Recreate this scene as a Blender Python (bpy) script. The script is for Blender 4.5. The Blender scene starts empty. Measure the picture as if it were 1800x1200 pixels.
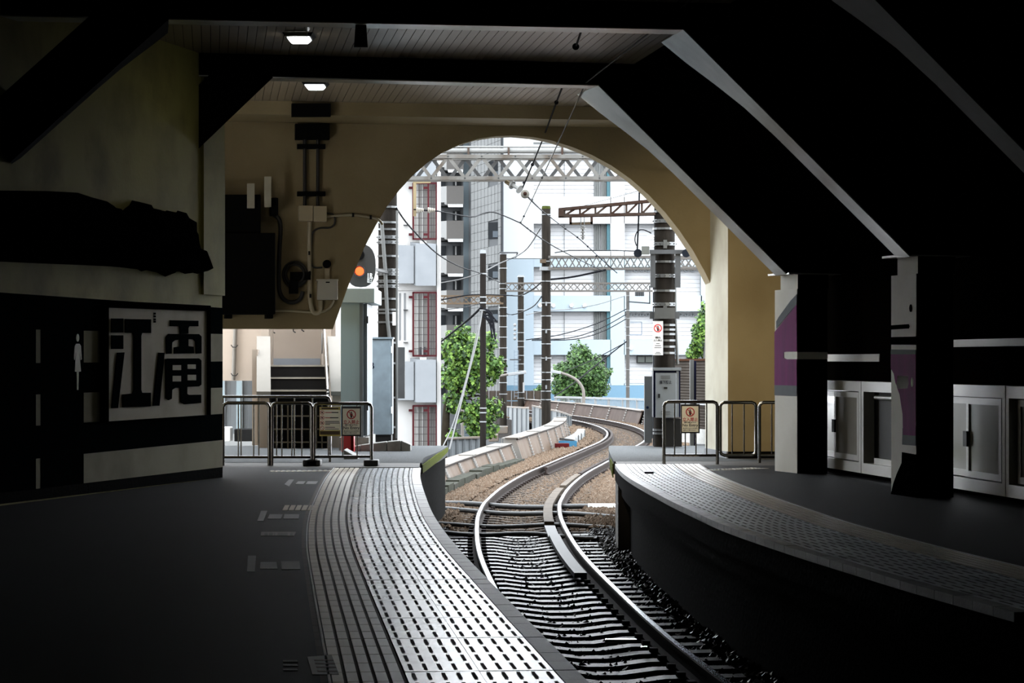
import bpy, math, random
from mathutils import Vector, Matrix
R = random.Random(7)
SC = bpy.context.scene
COL = SC.collection
LAMP_W = .9; OUT = .175           # lamp watts; reflectance scale of the open-air paints
F, H, HX, HY = 4400.0, 1.25, 900.0, 632.0     # focal length in pixels, eye height, principal column, horizon row

# ------------------------------------------------------------------ camera, sky, exposure
cam = bpy.data.cameras.new('camera'); camo = bpy.data.objects.new('camera', cam); COL.objects.link(camo)
camo.location = (0, 0, H); camo.rotation_euler = (math.pi/2, 0, 0)
cam.sensor_width = 36; cam.lens = F/1800*36; cam.shift_y = (HY-600)/1800; cam.clip_end = 2000
SC.camera = camo
W = bpy.data.worlds.new('sky'); SC.world = W; W.use_nodes = True
nt = W.node_tree; nt.nodes.clear()
wo = nt.nodes.new('ShaderNodeOutputWorld'); bg = nt.nodes.new('ShaderNodeBackground')
tc = nt.nodes.new('ShaderNodeTexCoord'); sx = nt.nodes.new('ShaderNodeSeparateXYZ'); cr = nt.nodes.new('ShaderNodeValToRGB')
nt.links.new(tc.outputs['Generated'], sx.inputs[0]); nt.links.new(sx.outputs['Z'], cr.inputs[0])
cr.color_ramp.elements[0].position = 0.0; cr.color_ramp.elements[0].color = (.92, .96, 1, 1)
cr.color_ramp.elements[1].position = 0.9; cr.color_ramp.elements[1].color = (.86, .93, 1, 1)
nt.links.new(cr.outputs[0], bg.inputs[0]); bg.inputs[1].default_value = 12.0
nt.links.new(bg.outputs[0], wo.inputs[0])
sun = bpy.data.lights.new('sun', 'SUN'); suno = bpy.data.objects.new('sun', sun); COL.objects.link(suno)
sun.energy = 1.6; sun.angle = math.radians(50); sun.color = (1, .98, .95)      # veiled sun, high behind the station
suno.rotation_euler = (math.radians(48), 0, math.radians(-14))
SC.view_settings.view_transform = 'Standard'; SC.view_settings.look = 'None'
SC.view_settings.exposure = 0.2; SC.view_settings.gamma = 1.0; SC.view_settings.use_curve_mapping = False

# ------------------------------------------------------------------ helpers
def at(x, y, Y):
    return Vector(((x-HX)*Y/F, Y, H-(y-HY)*Y/F))
def gp(x, y, z=0.0):                       # the point of the level z seen at a pixel
    return at(x, y, (H-z)*F/(y-HY))
class Plane:                               # an upright plane Y = y0 + t (X - x0)
    def __init__(s, x0, y0, t):
        s.x0, s.y0, s.t = x0, y0, t
        l = math.hypot(1, t); s.u = Vector((1/l, t/l, 0)); s.n = Vector((t/l, -1/l, 0))
    def px(s, x, y, off=0.0):
        k = (x-HX)/F; Y = (s.y0-s.t*s.x0)/(1-s.t*k)
        return at(x, y, Y)+s.n*off
    def P(s, X, z, off=0.0):
        return Vector((X, s.y0+s.t*(X-s.x0), z))+s.n*off
MATS = {}
DIM = dict.fromkeys(('beige_stair_paint', 'grey_green_booth', 'booth_roof', 'mottled_grey_blue', 'grey_cabinet_steel', 'dark_stair_riser', 'worn_step_edge', 'sign_white', 'pale_blue_plastic', 'fire_red', 'grey_gravel_surface', 'green_moss',
    'brown_ballast_bed', 'brown_ballast_stone', 'brown_weathered_sleeper', 'rusty_brown_guard_plate', 'worn_guard_plate', 'tan_concrete_floor', 'rusty_rail_side', 'green_leaf', 'leaf_green', 'leaf_light_green', 'leaf_deep_green', 'leaf_dark_green', 'leaf_mid_green'), .6)
DIM.update({'dark_platform_asphalt': .27, 'dark_concrete': .5, 'worn_grey_sleeper': .6, 'dark_ballast_stone': .6, 'dark_brown_roof_panel': .5, 'dark_painted_steel': .5, 'right_wall_paint': .5, 'black_paint': .5, 'navy_paint': .6,
    'cream_render': .72, 'cream_paint_left': .75, 'shaded_white_band': .8, 'panel_white': .8, 'worn_white_marking': .6, 'yellowed_sticker': .6, 'cream_stripe': .6, 'wall_glow_brown': .6, 'brushed_stainless_steel': .8, 'ceiling_plank': .8, 'white_aluminium': .8, 'rusty_post': .6})
def M(name, col, rough=.6, metal=0., var=.12, scale=6., bump=.0, emit=None, spec=.5, dirt=None, dscale=1.5, bscale=None, stretch=None):
    if name in MATS: return MATS[name]
    if name in DIM: col = tuple(v*DIM[name] for v in col); dirt = dirt and tuple(v*DIM[name] for v in dirt)
    m = bpy.data.materials.new(name); m.use_nodes = True; MATS[name] = m
    t = m.node_tree; b = t.nodes['Principled BSDF']
    b.inputs['Roughness'].default_value = rough; b.inputs['Metallic'].default_value = metal
    b.inputs['Specular IOR Level'].default_value = spec
    c = tuple(col)+(1,)
    b.inputs['Base Color'].default_value = c
    if emit:
        b.inputs['Emission Color'].default_value = tuple(emit[:3])+(1,); b.inputs['Emission Strength'].default_value = emit[3]
        return m
    co = t.nodes.new('ShaderNodeTexCoord'); src = co.outputs['Object']
    if stretch:
        mp = t.nodes.new('ShaderNodeMapping'); mp.inputs['Scale'].default_value = stretch
        t.links.new(src, mp.inputs[0]); src = mp.outputs[0]
    n = t.nodes.new('ShaderNodeTexNoise'); n.inputs['Scale'].default_value = scale; n.inputs['Detail'].default_value = 5
    t.links.new(src, n.inputs[0])
    mx = t.nodes.new('ShaderNodeMix'); mx.data_type = 'RGBA'
    mx.inputs['A'].default_value = tuple(max(0, v*(1-var)) for v in col)+(1,)
    mx.inputs['B'].default_value = tuple(min(1, v*(1+var)) for v in col)+(1,)
    t.links.new(n.outputs['Fac'], mx.inputs['Factor']); out = mx.outputs['Result']
    if dirt:
        n2 = t.nodes.new('ShaderNodeTexNoise'); n2.inputs['Scale'].default_value = dscale; n2.inputs['Detail'].default_value = 8
        t.links.new(src, n2.inputs[0])
        r = t.nodes.new('ShaderNodeValToRGB'); r.color_ramp.elements[0].position = .45; r.color_ramp.elements[1].position = .72
        t.links.new(n2.outputs['Fac'], r.inputs[0])
        m2 = t.nodes.new('ShaderNodeMix'); m2.data_type = 'RGBA'; m2.inputs['B'].default_value = tuple(dirt)+(1,)
        t.links.new(r.outputs[0], m2.inputs['Factor']); t.links.new(out, m2.inputs['A']); out = m2.outputs['Result']
    t.links.new(out, b.inputs['Base Color'])
    if bump:
        bp = t.nodes.new('ShaderNodeBump'); bp.inputs['Strength'].default_value = bump; bp.inputs['Distance'].default_value = .02
        n3 = t.nodes.new('ShaderNodeTexNoise'); n3.inputs['Scale'].default_value = bscale or scale*4; n3.inputs['Detail'].default_value = 4
        t.links.new(src, n3.inputs[0]); t.links.new(n3.outputs['Fac'], bp.inputs['Height']); t.links.new(bp.outputs[0], b.inputs['Normal'])
    return m
def MO(name, col, *a, **k):
    if 'dirt' in k: k['dirt'] = tuple(v*OUT for v in k['dirt'])
    k.setdefault('spec', .015)
    return M(name, tuple(v*OUT for v in col), *a, **k)
def wpos(o):
    v = Vector((0, 0, 0))
    while o is not None: v += o.location; o = o.parent
    return v
def link(o, parent):
    COL.objects.link(o)
    if parent is not None: o.parent = parent
    return o
def tag(o, label=None, cat=None, group=None, kind=None):
    if label: o['label'] = label
    if cat: o['category'] = cat
    if group: o['group'] = group
    if kind: o['kind'] = kind
    return o
def root(name, loc, label, cat, group=None, kind=None):
    o = bpy.data.objects.new(name, None); o.location = loc; o.empty_display_size = .2
    COL.objects.link(o); return tag(o, label, cat, group, kind)
Z = Vector((0, 0, 1)); UX = Vector((1, 0, 0)); UY = Vector((0, 1, 0))
class MB:
    def __init__(s): s.v, s.f, s.m, s.k, s.sm = [], [], [], 0, []
    def mat(s, k): s.k = k; return s
    def add(s, vs, fs, smooth=False):
        b = len(s.v); s.v += [tuple(p) for p in vs]
        for f in fs: s.f.append([b+i for i in f]); s.m.append(s.k); s.sm.append(smooth)
        return s
    def box(s, c, size, u=UX, w=Z):        # centre, sizes along u, v = w x u, w
        u = Vector(u).normalized(); w = Vector(w).normalized(); v = w.cross(u); c = Vector(c)
        a, b, d = u*(size[0]/2), v*(size[1]/2), w*(size[2]/2)
        P = [c-a-b-d, c+a-b-d, c+a+b-d, c-a+b-d, c-a-b+d, c+a-b+d, c+a+b+d, c-a+b+d]
        return s.add(P, [(3, 2, 1, 0), (4, 5, 6, 7), (0, 1, 5, 4), (1, 2, 6, 5), (2, 3, 7, 6), (3, 0, 4, 7)])
    def b2(s, p, q):                       # axis-aligned box from corner to corner
        p, q = Vector(p), Vector(q); return s.box((p+q)/2, [abs(a) for a in (q-p)])
    def bar(s, p, q, w, h=None, up=Z):     # a square bar from p to q
        p, q = Vector(p), Vector(q); d = (q-p); L = d.length; d.normalize()
        side = Vector(up).cross(d)
        if side.length < 1e-4: side = UX.cross(d) if abs(d.x) < .9 else UY.cross(d)
        side.normalize(); w2 = d.cross(side)
        return s.box((p+q)/2, (L, w, h or w), d, w2)
    def prism(s, pts, d):                  # polygon pts extruded by d
        d = Vector(d); n = len(pts); pts = [Vector(p) for p in pts]
        return s.add(pts+[p+d for p in pts], [tuple(reversed(range(n))), tuple(range(n, 2*n))]+[(i, (i+1) % n, n+(i+1) % n, n+i) for i in range(n)])
    def frustum(s, pts, pts2):
        n = len(pts)
        return s.add(list(pts)+list(pts2), [tuple(reversed(range(n))), tuple(range(n, 2*n))]+[(i, (i+1) % n, n+(i+1) % n, n+i) for i in range(n)])
    def tube(s, path, r, n=6, r1=None, cap=True, smooth=True):
        path = [Vector(p) for p in path]; N = len(path); ring = []; pu = None
        for i, p in enumerate(path):
            t = (path[min(i+1, N-1)]-path[max(i-1, 0)]).normalized()
            if pu is None: pu = t.cross(Z) if abs(t.z) < .95 else t.cross(UX)
            a = (pu-t*pu.dot(t)).normalized(); pu = a; b = t.cross(a)
            rr = r if r1 is None else r+(r1-r)*i/max(1, N-1)
            ring.append([p+(a*math.cos(2*math.pi*k/n)+b*math.sin(2*math.pi*k/n))*rr for k in range(n)])
        vs = [q for g in ring for q in g]; fs = []
        for i in range(N-1):
            for k in range(n): fs.append((i*n+k, i*n+(k+1) % n, (i+1)*n+(k+1) % n, (i+1)*n+k))
        s.add(vs, fs, smooth)
        if cap: s.add(ring[0], [tuple(range(n))]); s.add(ring[-1], [tuple(reversed(range(n)))])
        return s
    def ball(s, c, r, n=8, m=5, sq=(1, 1, 1)):
        c = Vector(c); vs = [c+Z*r*sq[2]]; fs = []
        for j in range(1, m):
            a = math.pi*j/m
            for k in range(n):
                b = 2*math.pi*k/n; vs.append(c+Vector((math.sin(a)*math.cos(b)*r*sq[0], math.sin(a)*math.sin(b)*r*sq[1], math.cos(a)*r*sq[2])))
        vs.append(c-Z*r*sq[2]); L = len(vs)-1
        for k in range(n):
            fs.append((0, 1+k, 1+(k+1) % n)); fs.append((L, 1+(m-2)*n+(k+1) % n, 1+(m-2)*n+k))
            for j in range(m-2): fs.append((1+j*n+k, 1+(j+1)*n+k, 1+(j+1)*n+(k+1) % n, 1+j*n+(k+1) % n))
        return s.add(vs, fs, True)
    def disc(s, c, n, r, th, seg=20, r_in=None):   # a round plate (or ring) of normal n
        n = Vector(n).normalized(); a = n.cross(Z)
        if a.length < .1: a = UX.copy()
        a.normalize(); b = n.cross(a); c = Vector(c)
        C = [a*math.cos(2*math.pi*k/seg)+b*math.sin(2*math.pi*k/seg) for k in range(seg)]
        if r_in is None: return s.prism([c+q*r for q in C], n*th)
        vs = [c+q*r for q in C]+[c+q*r_in for q in C]+[c+n*th+q*r for q in C]+[c+n*th+q*r_in for q in C]; fs = []
        for k in range(seg):
            j = (k+1) % seg; g = seg
            fs += [(k, j, g+j, g+k), (2*g+k, 3*g+k, 3*g+j, 2*g+j), (k, 2*g+k, 2*g+j, j), (g+k, g+j, 3*g+j, 3*g+k)]
        return s.add(vs, fs)
    def sweep(s, frames, prof, closed=True, ends=True):   # frames: (p, side); prof: (side, height)
        n = len(prof); vs = []
        for p, sd in frames: vs += [Vector(p)+Vector(sd)*a+Z*h for a, h in prof]
        fs = []
        for i in range(len(frames)-1):
            for k in range(n if closed else n-1): fs.append((i*n+k, i*n+(k+1) % n, (i+1)*n+(k+1) % n, (i+1)*n+k))
        s.add(vs, fs)
        if ends and closed:
            L = (len(frames)-1)*n; s.add(vs[:n], [tuple(reversed(range(n)))]); s.add(vs[L:], [tuple(range(n))])
        return s
    def build(s, name, mats, parent=None, label=None, cat=None, group=None, kind=None, loc=None, bevel=0, local=False):
        me = bpy.data.meshes.new(name)
        off = wpos(parent) if parent is not None and not local else Vector((0, 0, 0))
        base = Vector(loc) if loc is not None else Vector((0, 0, 0))
        if parent is None and loc is None and s.v and not local:
            n = len(s.v); base = Vector((sum(p[0] for p in s.v)/n, sum(p[1] for p in s.v)/n, min(p[2] for p in s.v)))
        o2 = off+base if not local else Vector((0, 0, 0))
        me.from_pydata([(p[0]-o2.x, p[1]-o2.y, p[2]-o2.z) for p in s.v], [], s.f)
        if not isinstance(mats, (list, tuple)): mats = [mats]
        for m in mats: me.materials.append(m)
        me.polygons.foreach_set('material_index', s.m); me.polygons.foreach_set('use_smooth', s.sm)
        me.update()
        o = bpy.data.objects.new(name, me); o.location = base
        link(o, parent)
        if bevel:
            b = o.modifiers.new('b', 'BEVEL'); b.width = bevel; b.segments = 2; b.limit_method = 'ANGLE'
        return tag(o, label, cat, group, kind)
def copy_of(o, parent, name=None):
    c = o.copy(); COL.objects.link(c); c.parent = parent
    return c
def text(body, pos, size, u, mat, parent, width=None, name='lettering', align='CENTER', ext=.0008, n=None):
    cu = bpy.data.curves.new(name, 'FONT'); cu.body = body; cu.size = size; cu.extrude = ext
    cu.offset = size*.018; cu.align_x = align; cu.align_y = 'CENTER'; cu.resolution_u = 3
    cu.materials.append(mat)
    o = bpy.data.objects.new(name, cu); link(o, parent)
    u = Vector(u).normalized(); nn = u.cross(Z)
    mt = Matrix((u, Z, nn)).transposed().to_4x4()
    o.rotation_euler = mt.to_euler(); o.location = Vector(pos)-wpos(parent)
    bpy.context.view_layer.update()
    me = bpy.data.meshes.new_from_object(o.evaluated_get(bpy.context.evaluated_depsgraph_get()))
    if width and len(me.vertices):
        xs = [v.co.x for v in me.vertices]; k = width/max(1e-5, max(xs)-min(xs))
        for v in me.vertices: v.co.x *= k
    me.materials.clear(); me.materials.append(mat)
    m2 = bpy.data.objects.new(name, me); m2.parent = parent; m2.location = o.location; m2.rotation_euler = o.rotation_euler
    bpy.data.objects.remove(o); bpy.data.curves.remove(cu); m2.name = name; COL.objects.link(m2); o = m2
    return o
class Path:                                 # smooth curve through (Y, X)
    def __init__(s, pts):
        s.pts = pts; s.t = []; Y = pts[0][0]
        s.P = []; s.S = [0.]
        while Y <= pts[-1][0]+1e-6: s.P.append(Vector((s.X(Y), Y, 0))); Y += .1
        for a, b in zip(s.P, s.P[1:]): s.S.append(s.S[-1]+(b-a).length)
    def X(s, Y):
        p = s.pts; i = 0
        while i < len(p)-2 and Y > p[i+1][0]: i += 1
        y0, x0 = p[i]; y1, x1 = p[i+1]; h = y1-y0; t = (Y-y0)/h
        def sl(j):
            a, b = p[max(j-1, 0)], p[min(j+1, len(p)-1)]; return (b[1]-a[1])/(b[0]-a[0])
        m0, m1 = sl(i)*h, sl(i+1)*h
        return (2*t**3-3*t*t+1)*x0+(t**3-2*t*t+t)*m0+(-2*t**3+3*t*t)*x1+(t**3-t*t)*m1
    def sY(s, Y): return s.S[max(0, min(len(s.S)-1, round((Y-s.pts[0][0])/.1)))]
    def fr(s, d, off=0., z=0.):             # point at arc length d, shifted to the right by off, and the right-hand side vector
        lo, hi = 0, len(s.S)-1
        while hi-lo > 1:
            m = (lo+hi)//2
            if s.S[m] <= d: lo = m
            else: hi = m
        a, b = s.P[lo], s.P[lo+1]; t = (d-s.S[lo])/(s.S[lo+1]-s.S[lo]); p = a+(b-a)*t
        i0, i1 = max(lo-4, 0), min(lo+5, len(s.P)-1)
        tg = (s.P[i1]-s.P[i0]).normalized(); sd = Vector((tg.y, -tg.x, 0))
        return p+sd*off+Z*z, sd
    def frames(s, Y0, Y1, step, off=0., z=0.):
        a, b = s.sY(Y0), s.sY(Y1); n = max(2, round((b-a)/step)); return [s.fr(a+(b-a)*i/n, off, z) for i in range(n+1)]
TR = Path([(-4, 2.75), (2, 2.22), (6, 1.87), (10, 1.5), (17, .84), (20, .61), (23.3, .42), (27, .24), (30, .15), (33.8, .1), (36, .115), (38, .165), (42.4, .41), (47.5, .84), (52, 1.34),
           (56.3, 1.83), (61, 2.36), (66, 2.9), (71, 3.26), (76, 3.42), (81, 3.34), (86, 3.05), (92, 2.45), (100, 1.3), (110, -.5), (122, -3.2)])
EL = Path([(Y, TR.X(Y)-1.235) for Y in (-3, 2, 6, 10, 14, 17, 20, 23, 26, 28, 30, 32)]+[(34, -1.0), (36.6, -.93)])
ER = Path([(-3, 5.9), (3, 4.55), (8, 3.4), (11, 2.75), (13.8, 2.26), (14.9, 2.1), (16.5, 1.88), (18.8, 1.62), (20.6, 1.5), (22.6, 1.39), (27.1, 1.23), (30.6, 1.25), (34.8, 1.345), (36.6, 1.42)])
# ------------------------------------------------------------------ materials of the station
cream = M('cream_render', (.42, .33, .175), .55, var=.16, scale=1.2, bump=.12, bscale=30, dirt=(.31, .23, .11), dscale=.9)
cream_l = M('cream_paint_left', (.36, .325, .085), .85, var=.3, scale=.9, bump=.12, bscale=20, dirt=(.21, .18, .045), dscale=1.6)
whitep = M('white_pier_paint', (.80, .77, .68), .7, spec=.25, var=.08, scale=2, dirt=(.66, .63, .53), dscale=1.2)
wband = M('shaded_white_band', (.36, .335, .22), .85, var=.15, scale=2, spec=.15, dirt=(.25, .23, .14), dscale=1.5)  # darker copy of the pier white; left wall's dimness put into colour
navy = M('navy_paint', (.008, .011, .012), .95, var=.2, spec=.0)
blackp = M('black_paint', (.003, .003, .003), .95, var=.2, spec=.0)
greyp = M('grey_paint', (.16, .17, .185), .8, spec=.1, var=.15)
purple = M('magenta_paint', (.24, .03, .17), .8, spec=.08, var=.25, scale=2, dirt=(.18, .03, .14), dscale=1.8, stretch=(3, 3, .5))
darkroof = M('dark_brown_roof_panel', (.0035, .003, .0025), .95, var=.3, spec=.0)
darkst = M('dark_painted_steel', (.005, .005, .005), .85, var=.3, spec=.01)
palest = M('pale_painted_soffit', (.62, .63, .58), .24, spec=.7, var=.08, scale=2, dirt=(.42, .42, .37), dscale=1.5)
plankm = M('ceiling_plank', (.36, .29, .20), .30, spec=.6, var=.18, scale=3, stretch=(1, .2, 1))
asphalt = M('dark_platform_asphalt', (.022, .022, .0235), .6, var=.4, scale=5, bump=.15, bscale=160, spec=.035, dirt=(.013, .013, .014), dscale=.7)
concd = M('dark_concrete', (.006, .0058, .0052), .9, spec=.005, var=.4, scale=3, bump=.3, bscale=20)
conc = M('grey_concrete', (.30, .30, .285), .8, var=.2, scale=3, bump=.3, bscale=25, dirt=(.17, .165, .15), dscale=2)
gravelm = M('grey_gravel_surface', (.105, .11, .113), .8, spec=.03, var=.85, scale=90, bump=.7, bscale=130)
tilem = M('grey_paving_tile', (.34, .365, .39), .20, spec=.5, var=.22, scale=1.6, bump=.03, bscale=50, dirt=(.22, .24, .26), dscale=2.2)
tiler = M('lit_grey_paving_tile', (.74, .78, .82), .46, spec=1.0, var=.22, scale=1.6, bump=.10, bscale=50, dirt=(.52, .55, .58), dscale=2.2)  # lighter copy of the grey tile; reflected daylight put into its colour
dashm = M('black_grip_strip', (.012, .013, .016), .75, var=.3, spec=.15)
tanm = M('tan_tactile_tile', (.58, .49, .37), .36, spec=.6, var=.18, scale=2.5, dirt=(.42, .35, .25), dscale=2.5)
tangap = M('brown_tactile_groove', (.045, .022, .012), .7, var=.3, spec=.2)
whiteln = M('white_marking', (.72, .73, .72), .45, var=.1)
nosem = M('grey_nosing_stone', (.20, .205, .21), .45, var=.3, scale=8, bump=.2, bscale=60)
steelm = M('brushed_stainless_steel', (.20, .19, .175), .22, metal=1, var=.1)
rubber = M('black_rubber', (.012, .012, .012), .65, var=.2)
blackm = M('black_metal', (.006, .006, .006), .6, var=.2, spec=.15)
moss = M('green_moss', (.085, .105, .004), .9, spec=.03, var=.6, scale=20, bump=.6)

# ------------------------------------------------------------------ planes of the station
WL = Plane(-3.08, 26.6, 4.0)               # left wall
AR = Plane(2.6, 32.75, .17)                # wall with the arch
PF = Plane(2.7, 31.72, .17)                # front of the pier and of the lintel before that wall
CE = 4.43                                  # plank ceiling
def xr(Y): return 3.6+.138*(28-Y)          # right wall
def xl(Y): return -3.08+.25*(Y-26.6)

# left wall, from behind the camera to its end beside the stairs
m = MB(); a = WL.P(xl(-3), 0); b = WL.P(-3.08, 0)
m.prism([a, b, b-WL.n*.3, a-WL.n*.3], Z*CE)
wl = m.build('wall_left', cream_l, label='cream and black striped wall of the left platform, carrying the big lettered panel', cat='wall', kind='structure')
def bandl(name, x0, x1, tl, tr, br, bl, mat, off=.004, th=.006):   # a painted field on the left wall, corners given as rows
    p = [WL.px(x0, bl), WL.px(x1, br), WL.px(x1, tr), WL.px(x0, tl)]
    return MB().prism([q+WL.n*(off-.004) for q in p], WL.n*th).build(name, mat, wl)
def rowl(y391, y146): return lambda x: y391+(y146-y391)*(391-x)/244.5
rows = {k: rowl(*v) for k, v in dict(t=(541, 524), a=(587, 581), b=(635, 637), c=(681, 690), d=(727, 742.5), e=(773, 797.5), f=(820.5, 849), g=(838.6, 868)).items()}
def field(name, x0, x1, r0, r1, mat, th=.006): return bandl(name, x0, x1, rows[r0](x0), rows[r0](x1), rows[r1](x1), rows[r1](x0), mat, th=th)
for r0, r1 in (('t', 'a'), ('b', 'c'), ('d', 'e'), ('f', 'g')): field('dark_band', -250, 390.5, r0, r1, navy if r0 != 'f' else concd)
for r0, r1 in (('a', 'b'), ('c', 'd'), ('e', 'f')):
    field('dark_band', 70, 146, r0, r1, navy, .007); field('dark_band', -250, 62, r0, r1, navy, .007)
    field('pale_band', 62, 70, r0, r1, wband); field('pale_band', 146, 390.5, r0, r1, wband)
p0, p1 = WL.px(353.5, 632), WL.px(390.8, 632); p0.z = 1.93; p1.z = 1.93
MB().prism([p0, p1, p1+WL.n*.03, p0+WL.n*.03], Z*(CE-1.93)).build('end_pilaster', cream_l, wl)

# white silhouette of a woman, painted beside the door
def zl(x, y): return WL.px(x/3.2425, 500+y/3.2425, .006)
pic = MB()
pic.prism([zl(*p) for p in [(428, 337), (447, 337), (455, 350), (460, 425), (454, 430), (449, 380), (447, 400), (455, 495), (442, 497), (440, 600), (432, 600), (431, 497), (419, 495), (427, 400), (425, 380), (421, 430), (414, 425), (420, 350)]], WL.n*.006)
pic.prism([zl(437+8*math.cos(a*.5236), 303+22*math.sin(a*.5236)) for a in range(12)], WL.n*.006)
pic.build('woman_pictogram', whitep, wl)

# the panel with the two characters
sg = root('lettered_panel', WL.px(270, 640), 'big white panel with two black characters on the left platform wall', 'sign')
MB().prism([zl(585, 780), zl(1165, 742), zl(1165, 150), zl(585, 128)], WL.n*.03).build('panel', M('panel_white', (.44, .395, .28), .8, spec=.2, var=.12, scale=1.5, dirt=(.32, .28, .185), dscale=1.4), sg)
fr = MB()
for q in ([(575, 90), (1170, 120), (1170, 152), (575, 130)], [(566, 88), (587, 90), (587, 782), (566, 786)], [(1160, 122), (1171, 122), (1171, 742), (1160, 742)]):
    fr.prism([zl(*p) for p in q], WL.n*.055)
fr.build('frame', blackp, sg)
def stroke(mb, pts): mb.prism([zl(*p)+WL.n*.03 for p in pts], WL.n*.012)
def rc(x0, y0, x1, y1): return [(x0, y0), (x1, y0), (x1, y1), (x0, y1)]
c1 = MB()
for q in (rc(612, 193, 677, 273), rc(612, 289, 677, 367), [(645, 388), (684, 386), (647, 703), (612, 704)],
          [(690, 196), (836, 198), (836, 276), (785, 276), (780, 292), (780, 600), (785, 616), (835, 616), (834, 694), (676, 699), (676, 626), (732, 620), (739, 602), (739, 292), (733, 276), (690, 274)]): stroke(c1, q)
c1.build('character', navy, sg)
c2 = MB()
for q in ([(947, 203), (1107, 206), (1107, 238), (1055, 238), (1050, 248), (1050, 280), (1003, 280), (1003, 248), (998, 238), (947, 237)],
          [(940, 281), (1110, 282), (1125, 296), (1125, 392), (1096, 394), (1093, 325), (1080, 311), (1050, 311), (1050, 350), (1080, 354), (1082, 392), (970, 394), (970, 358), (1003, 352), (1003, 313), (972, 318), (957, 330), (954, 394), (926, 395), (923, 300)],
          [(882, 388), (914, 388), (884, 690), (849, 690)],
          [(920, 425), (935, 421), (1110, 420), (1124, 432), (1124, 570), (1110, 580), (1044, 583), (1043, 622), (1052, 628), (1123, 627), (1123, 674), (1030, 682), (1007, 670), (1006, 588), (975, 588), (957, 600), (955, 650), (938, 658), (922, 648)]): stroke(c2, q)
c2.build('character', navy, sg)
ho = MB()
for q in (rc(958, 459, 1006, 487), rc(1044, 455, 1090, 480), rc(958, 520, 1006, 552), rc(1044, 514, 1092, 545)):
    ho.prism([zl(*p)+WL.n*.042 for p in q], WL.n*.002)
ho.build('counter', MATS['panel_white'], sg)
k = MB()
for y in (160, 176, 193, 206): k.prism([zl(*p)+WL.n*.03 for p in rc(855, y, 866, y+11)], WL.n*.006)
k.build('small_lettering', navy, sg)

# the black ragged sheet that hangs in folds on the wall above
def zt(x, y): return WL.px(150+x/7.06, 330+y/7.06)
outl = [(1500, 1040), (1440, 990), (1415, 925), (1400, 960), (1330, 800), (1315, 700), (1300, 540), (1270, 410), (1200, 350), (1140, 282), (1110, 325), (1045, 332), (1025, 350), (1005, 280), (975, 300), (955, 282), (930, 300), (885, 300), (860, 265), (820, 255), (770, 240), (690, 210), (650, 170), (575, 155), (540, 215), (480, 260), (410, 330), (345, 390), (300, 330), (270, 225), (225, 250), (180, 180), (80, 120), (-100, 60), (-500, 40), (-1400, 30),
        (-1400, 900), (-500, 940), (0, 960), (300, 975), (420, 985), (640, 1010), (690, 1038), (730, 1018), (880, 1050), (985, 1102), (1030, 1048), (1160, 1040), (1230, 1068), (1330, 1055), (1385, 1068), (1435, 1055)]
cx = sum(p[0] for p in outl)/len(outl); sh = MB()
n = len(outl); L0 = [zt(*p)+WL.n*.004 for p in outl]
L1 = [zt(x+(cx-x)*.05, y+(620-y)*.10)+WL.n*(.10+.05*R.random()) for x, y in outl]
L2 = [zt(x+(cx-x)*.25, y+(620-y)*.55)+WL.n*(.16+.08*R.random()) for x, y in outl]
vs = L0+L1+L2+[zt(cx, 620)+WL.n*.22]
fs = [(i, (i+1) % n, n+(i+1) % n, n+i) for i in range(n)]+[(n+i, n+(i+1) % n, 2*n+(i+1) % n, 2*n+i) for i in range(n)]+[(2*n+i, 2*n+(i+1) % n, 3*n) for i in range(n)]
sh.add(vs, fs); sh.build('black_sheet', M('black_plastic_sheet', (.002, .002, .0022), .95, var=.4, spec=.0), label='ragged black plastic sheet bunched on the wall above the lettered panel', cat='sheeting')

# right wall, added near wall, sloping roof panels, plank ceiling
stations = [(-3, xr(-3)), (9, xr(9)), (14, xr(14)), (18.8, xr(18.8)), (23.3, xr(23.3)), (28.7, xr(28.7)), (29.3, 4.7), (33.4, 4.7)]
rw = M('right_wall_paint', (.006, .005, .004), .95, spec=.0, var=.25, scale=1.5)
m = MB()
for (y0, x0), (y1, x1) in zip(stations, stations[1:]): m.prism([(x0, y0, 0), (x0+.25, y0, 0), (x1+.25, y1, 0), (x1, y1, 0)], Z*2.35)
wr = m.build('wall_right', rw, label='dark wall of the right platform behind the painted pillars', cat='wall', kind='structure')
sl = root('ceiling_slope', (4, 15, 2.3), 'dark sloping roof of brown panels above the right platform', 'ceiling', kind='structure')
for (y0, x0), (y1, x1) in zip(stations, stations[1:]):
    for j in range(4):
        f0, f1 = j/4+.004, (j+1)/4-.004; d = R.uniform(0, .012)
        def q(x, y, f): return Vector((x+.1-2.75*f, y+(.02 if f < 2 else 0), 2.3+2.3*f+.0))
        nn = Vector((.64, 0, .77))
        g = .01
        P = [q(x0, y0+g, f0), q(x1, y1-g, f0), q(x1, y1-g, f1), q(x0, y0+g, f1)]
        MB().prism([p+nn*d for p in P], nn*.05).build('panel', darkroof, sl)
m = MB()
for (y0, x0), (y1, x1) in zip(stations, stations[1:]):
    a = [Vector((x0+.2, y0, 2.3)), Vector((x1+.2, y1, 2.3)), Vector((x1-2.7, y1, 4.7)), Vector((x0-2.7, y0, 4.7))]
    m.prism(a, Vector((.64, 0, .77))*.1)
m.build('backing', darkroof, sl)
m = MB().prism([(-12, -3.2, -1.3), (12, -3.2, -1.3), (12, -3.2, 5), (-12, -3.2, 5)], (0, .2, 0))  # added wall, keeps daylight out of the open camera end
m.build('wall_near_added', blackp, label='added dark wall closing the open camera end of the station against daylight', cat='wall', kind='structure')
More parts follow.
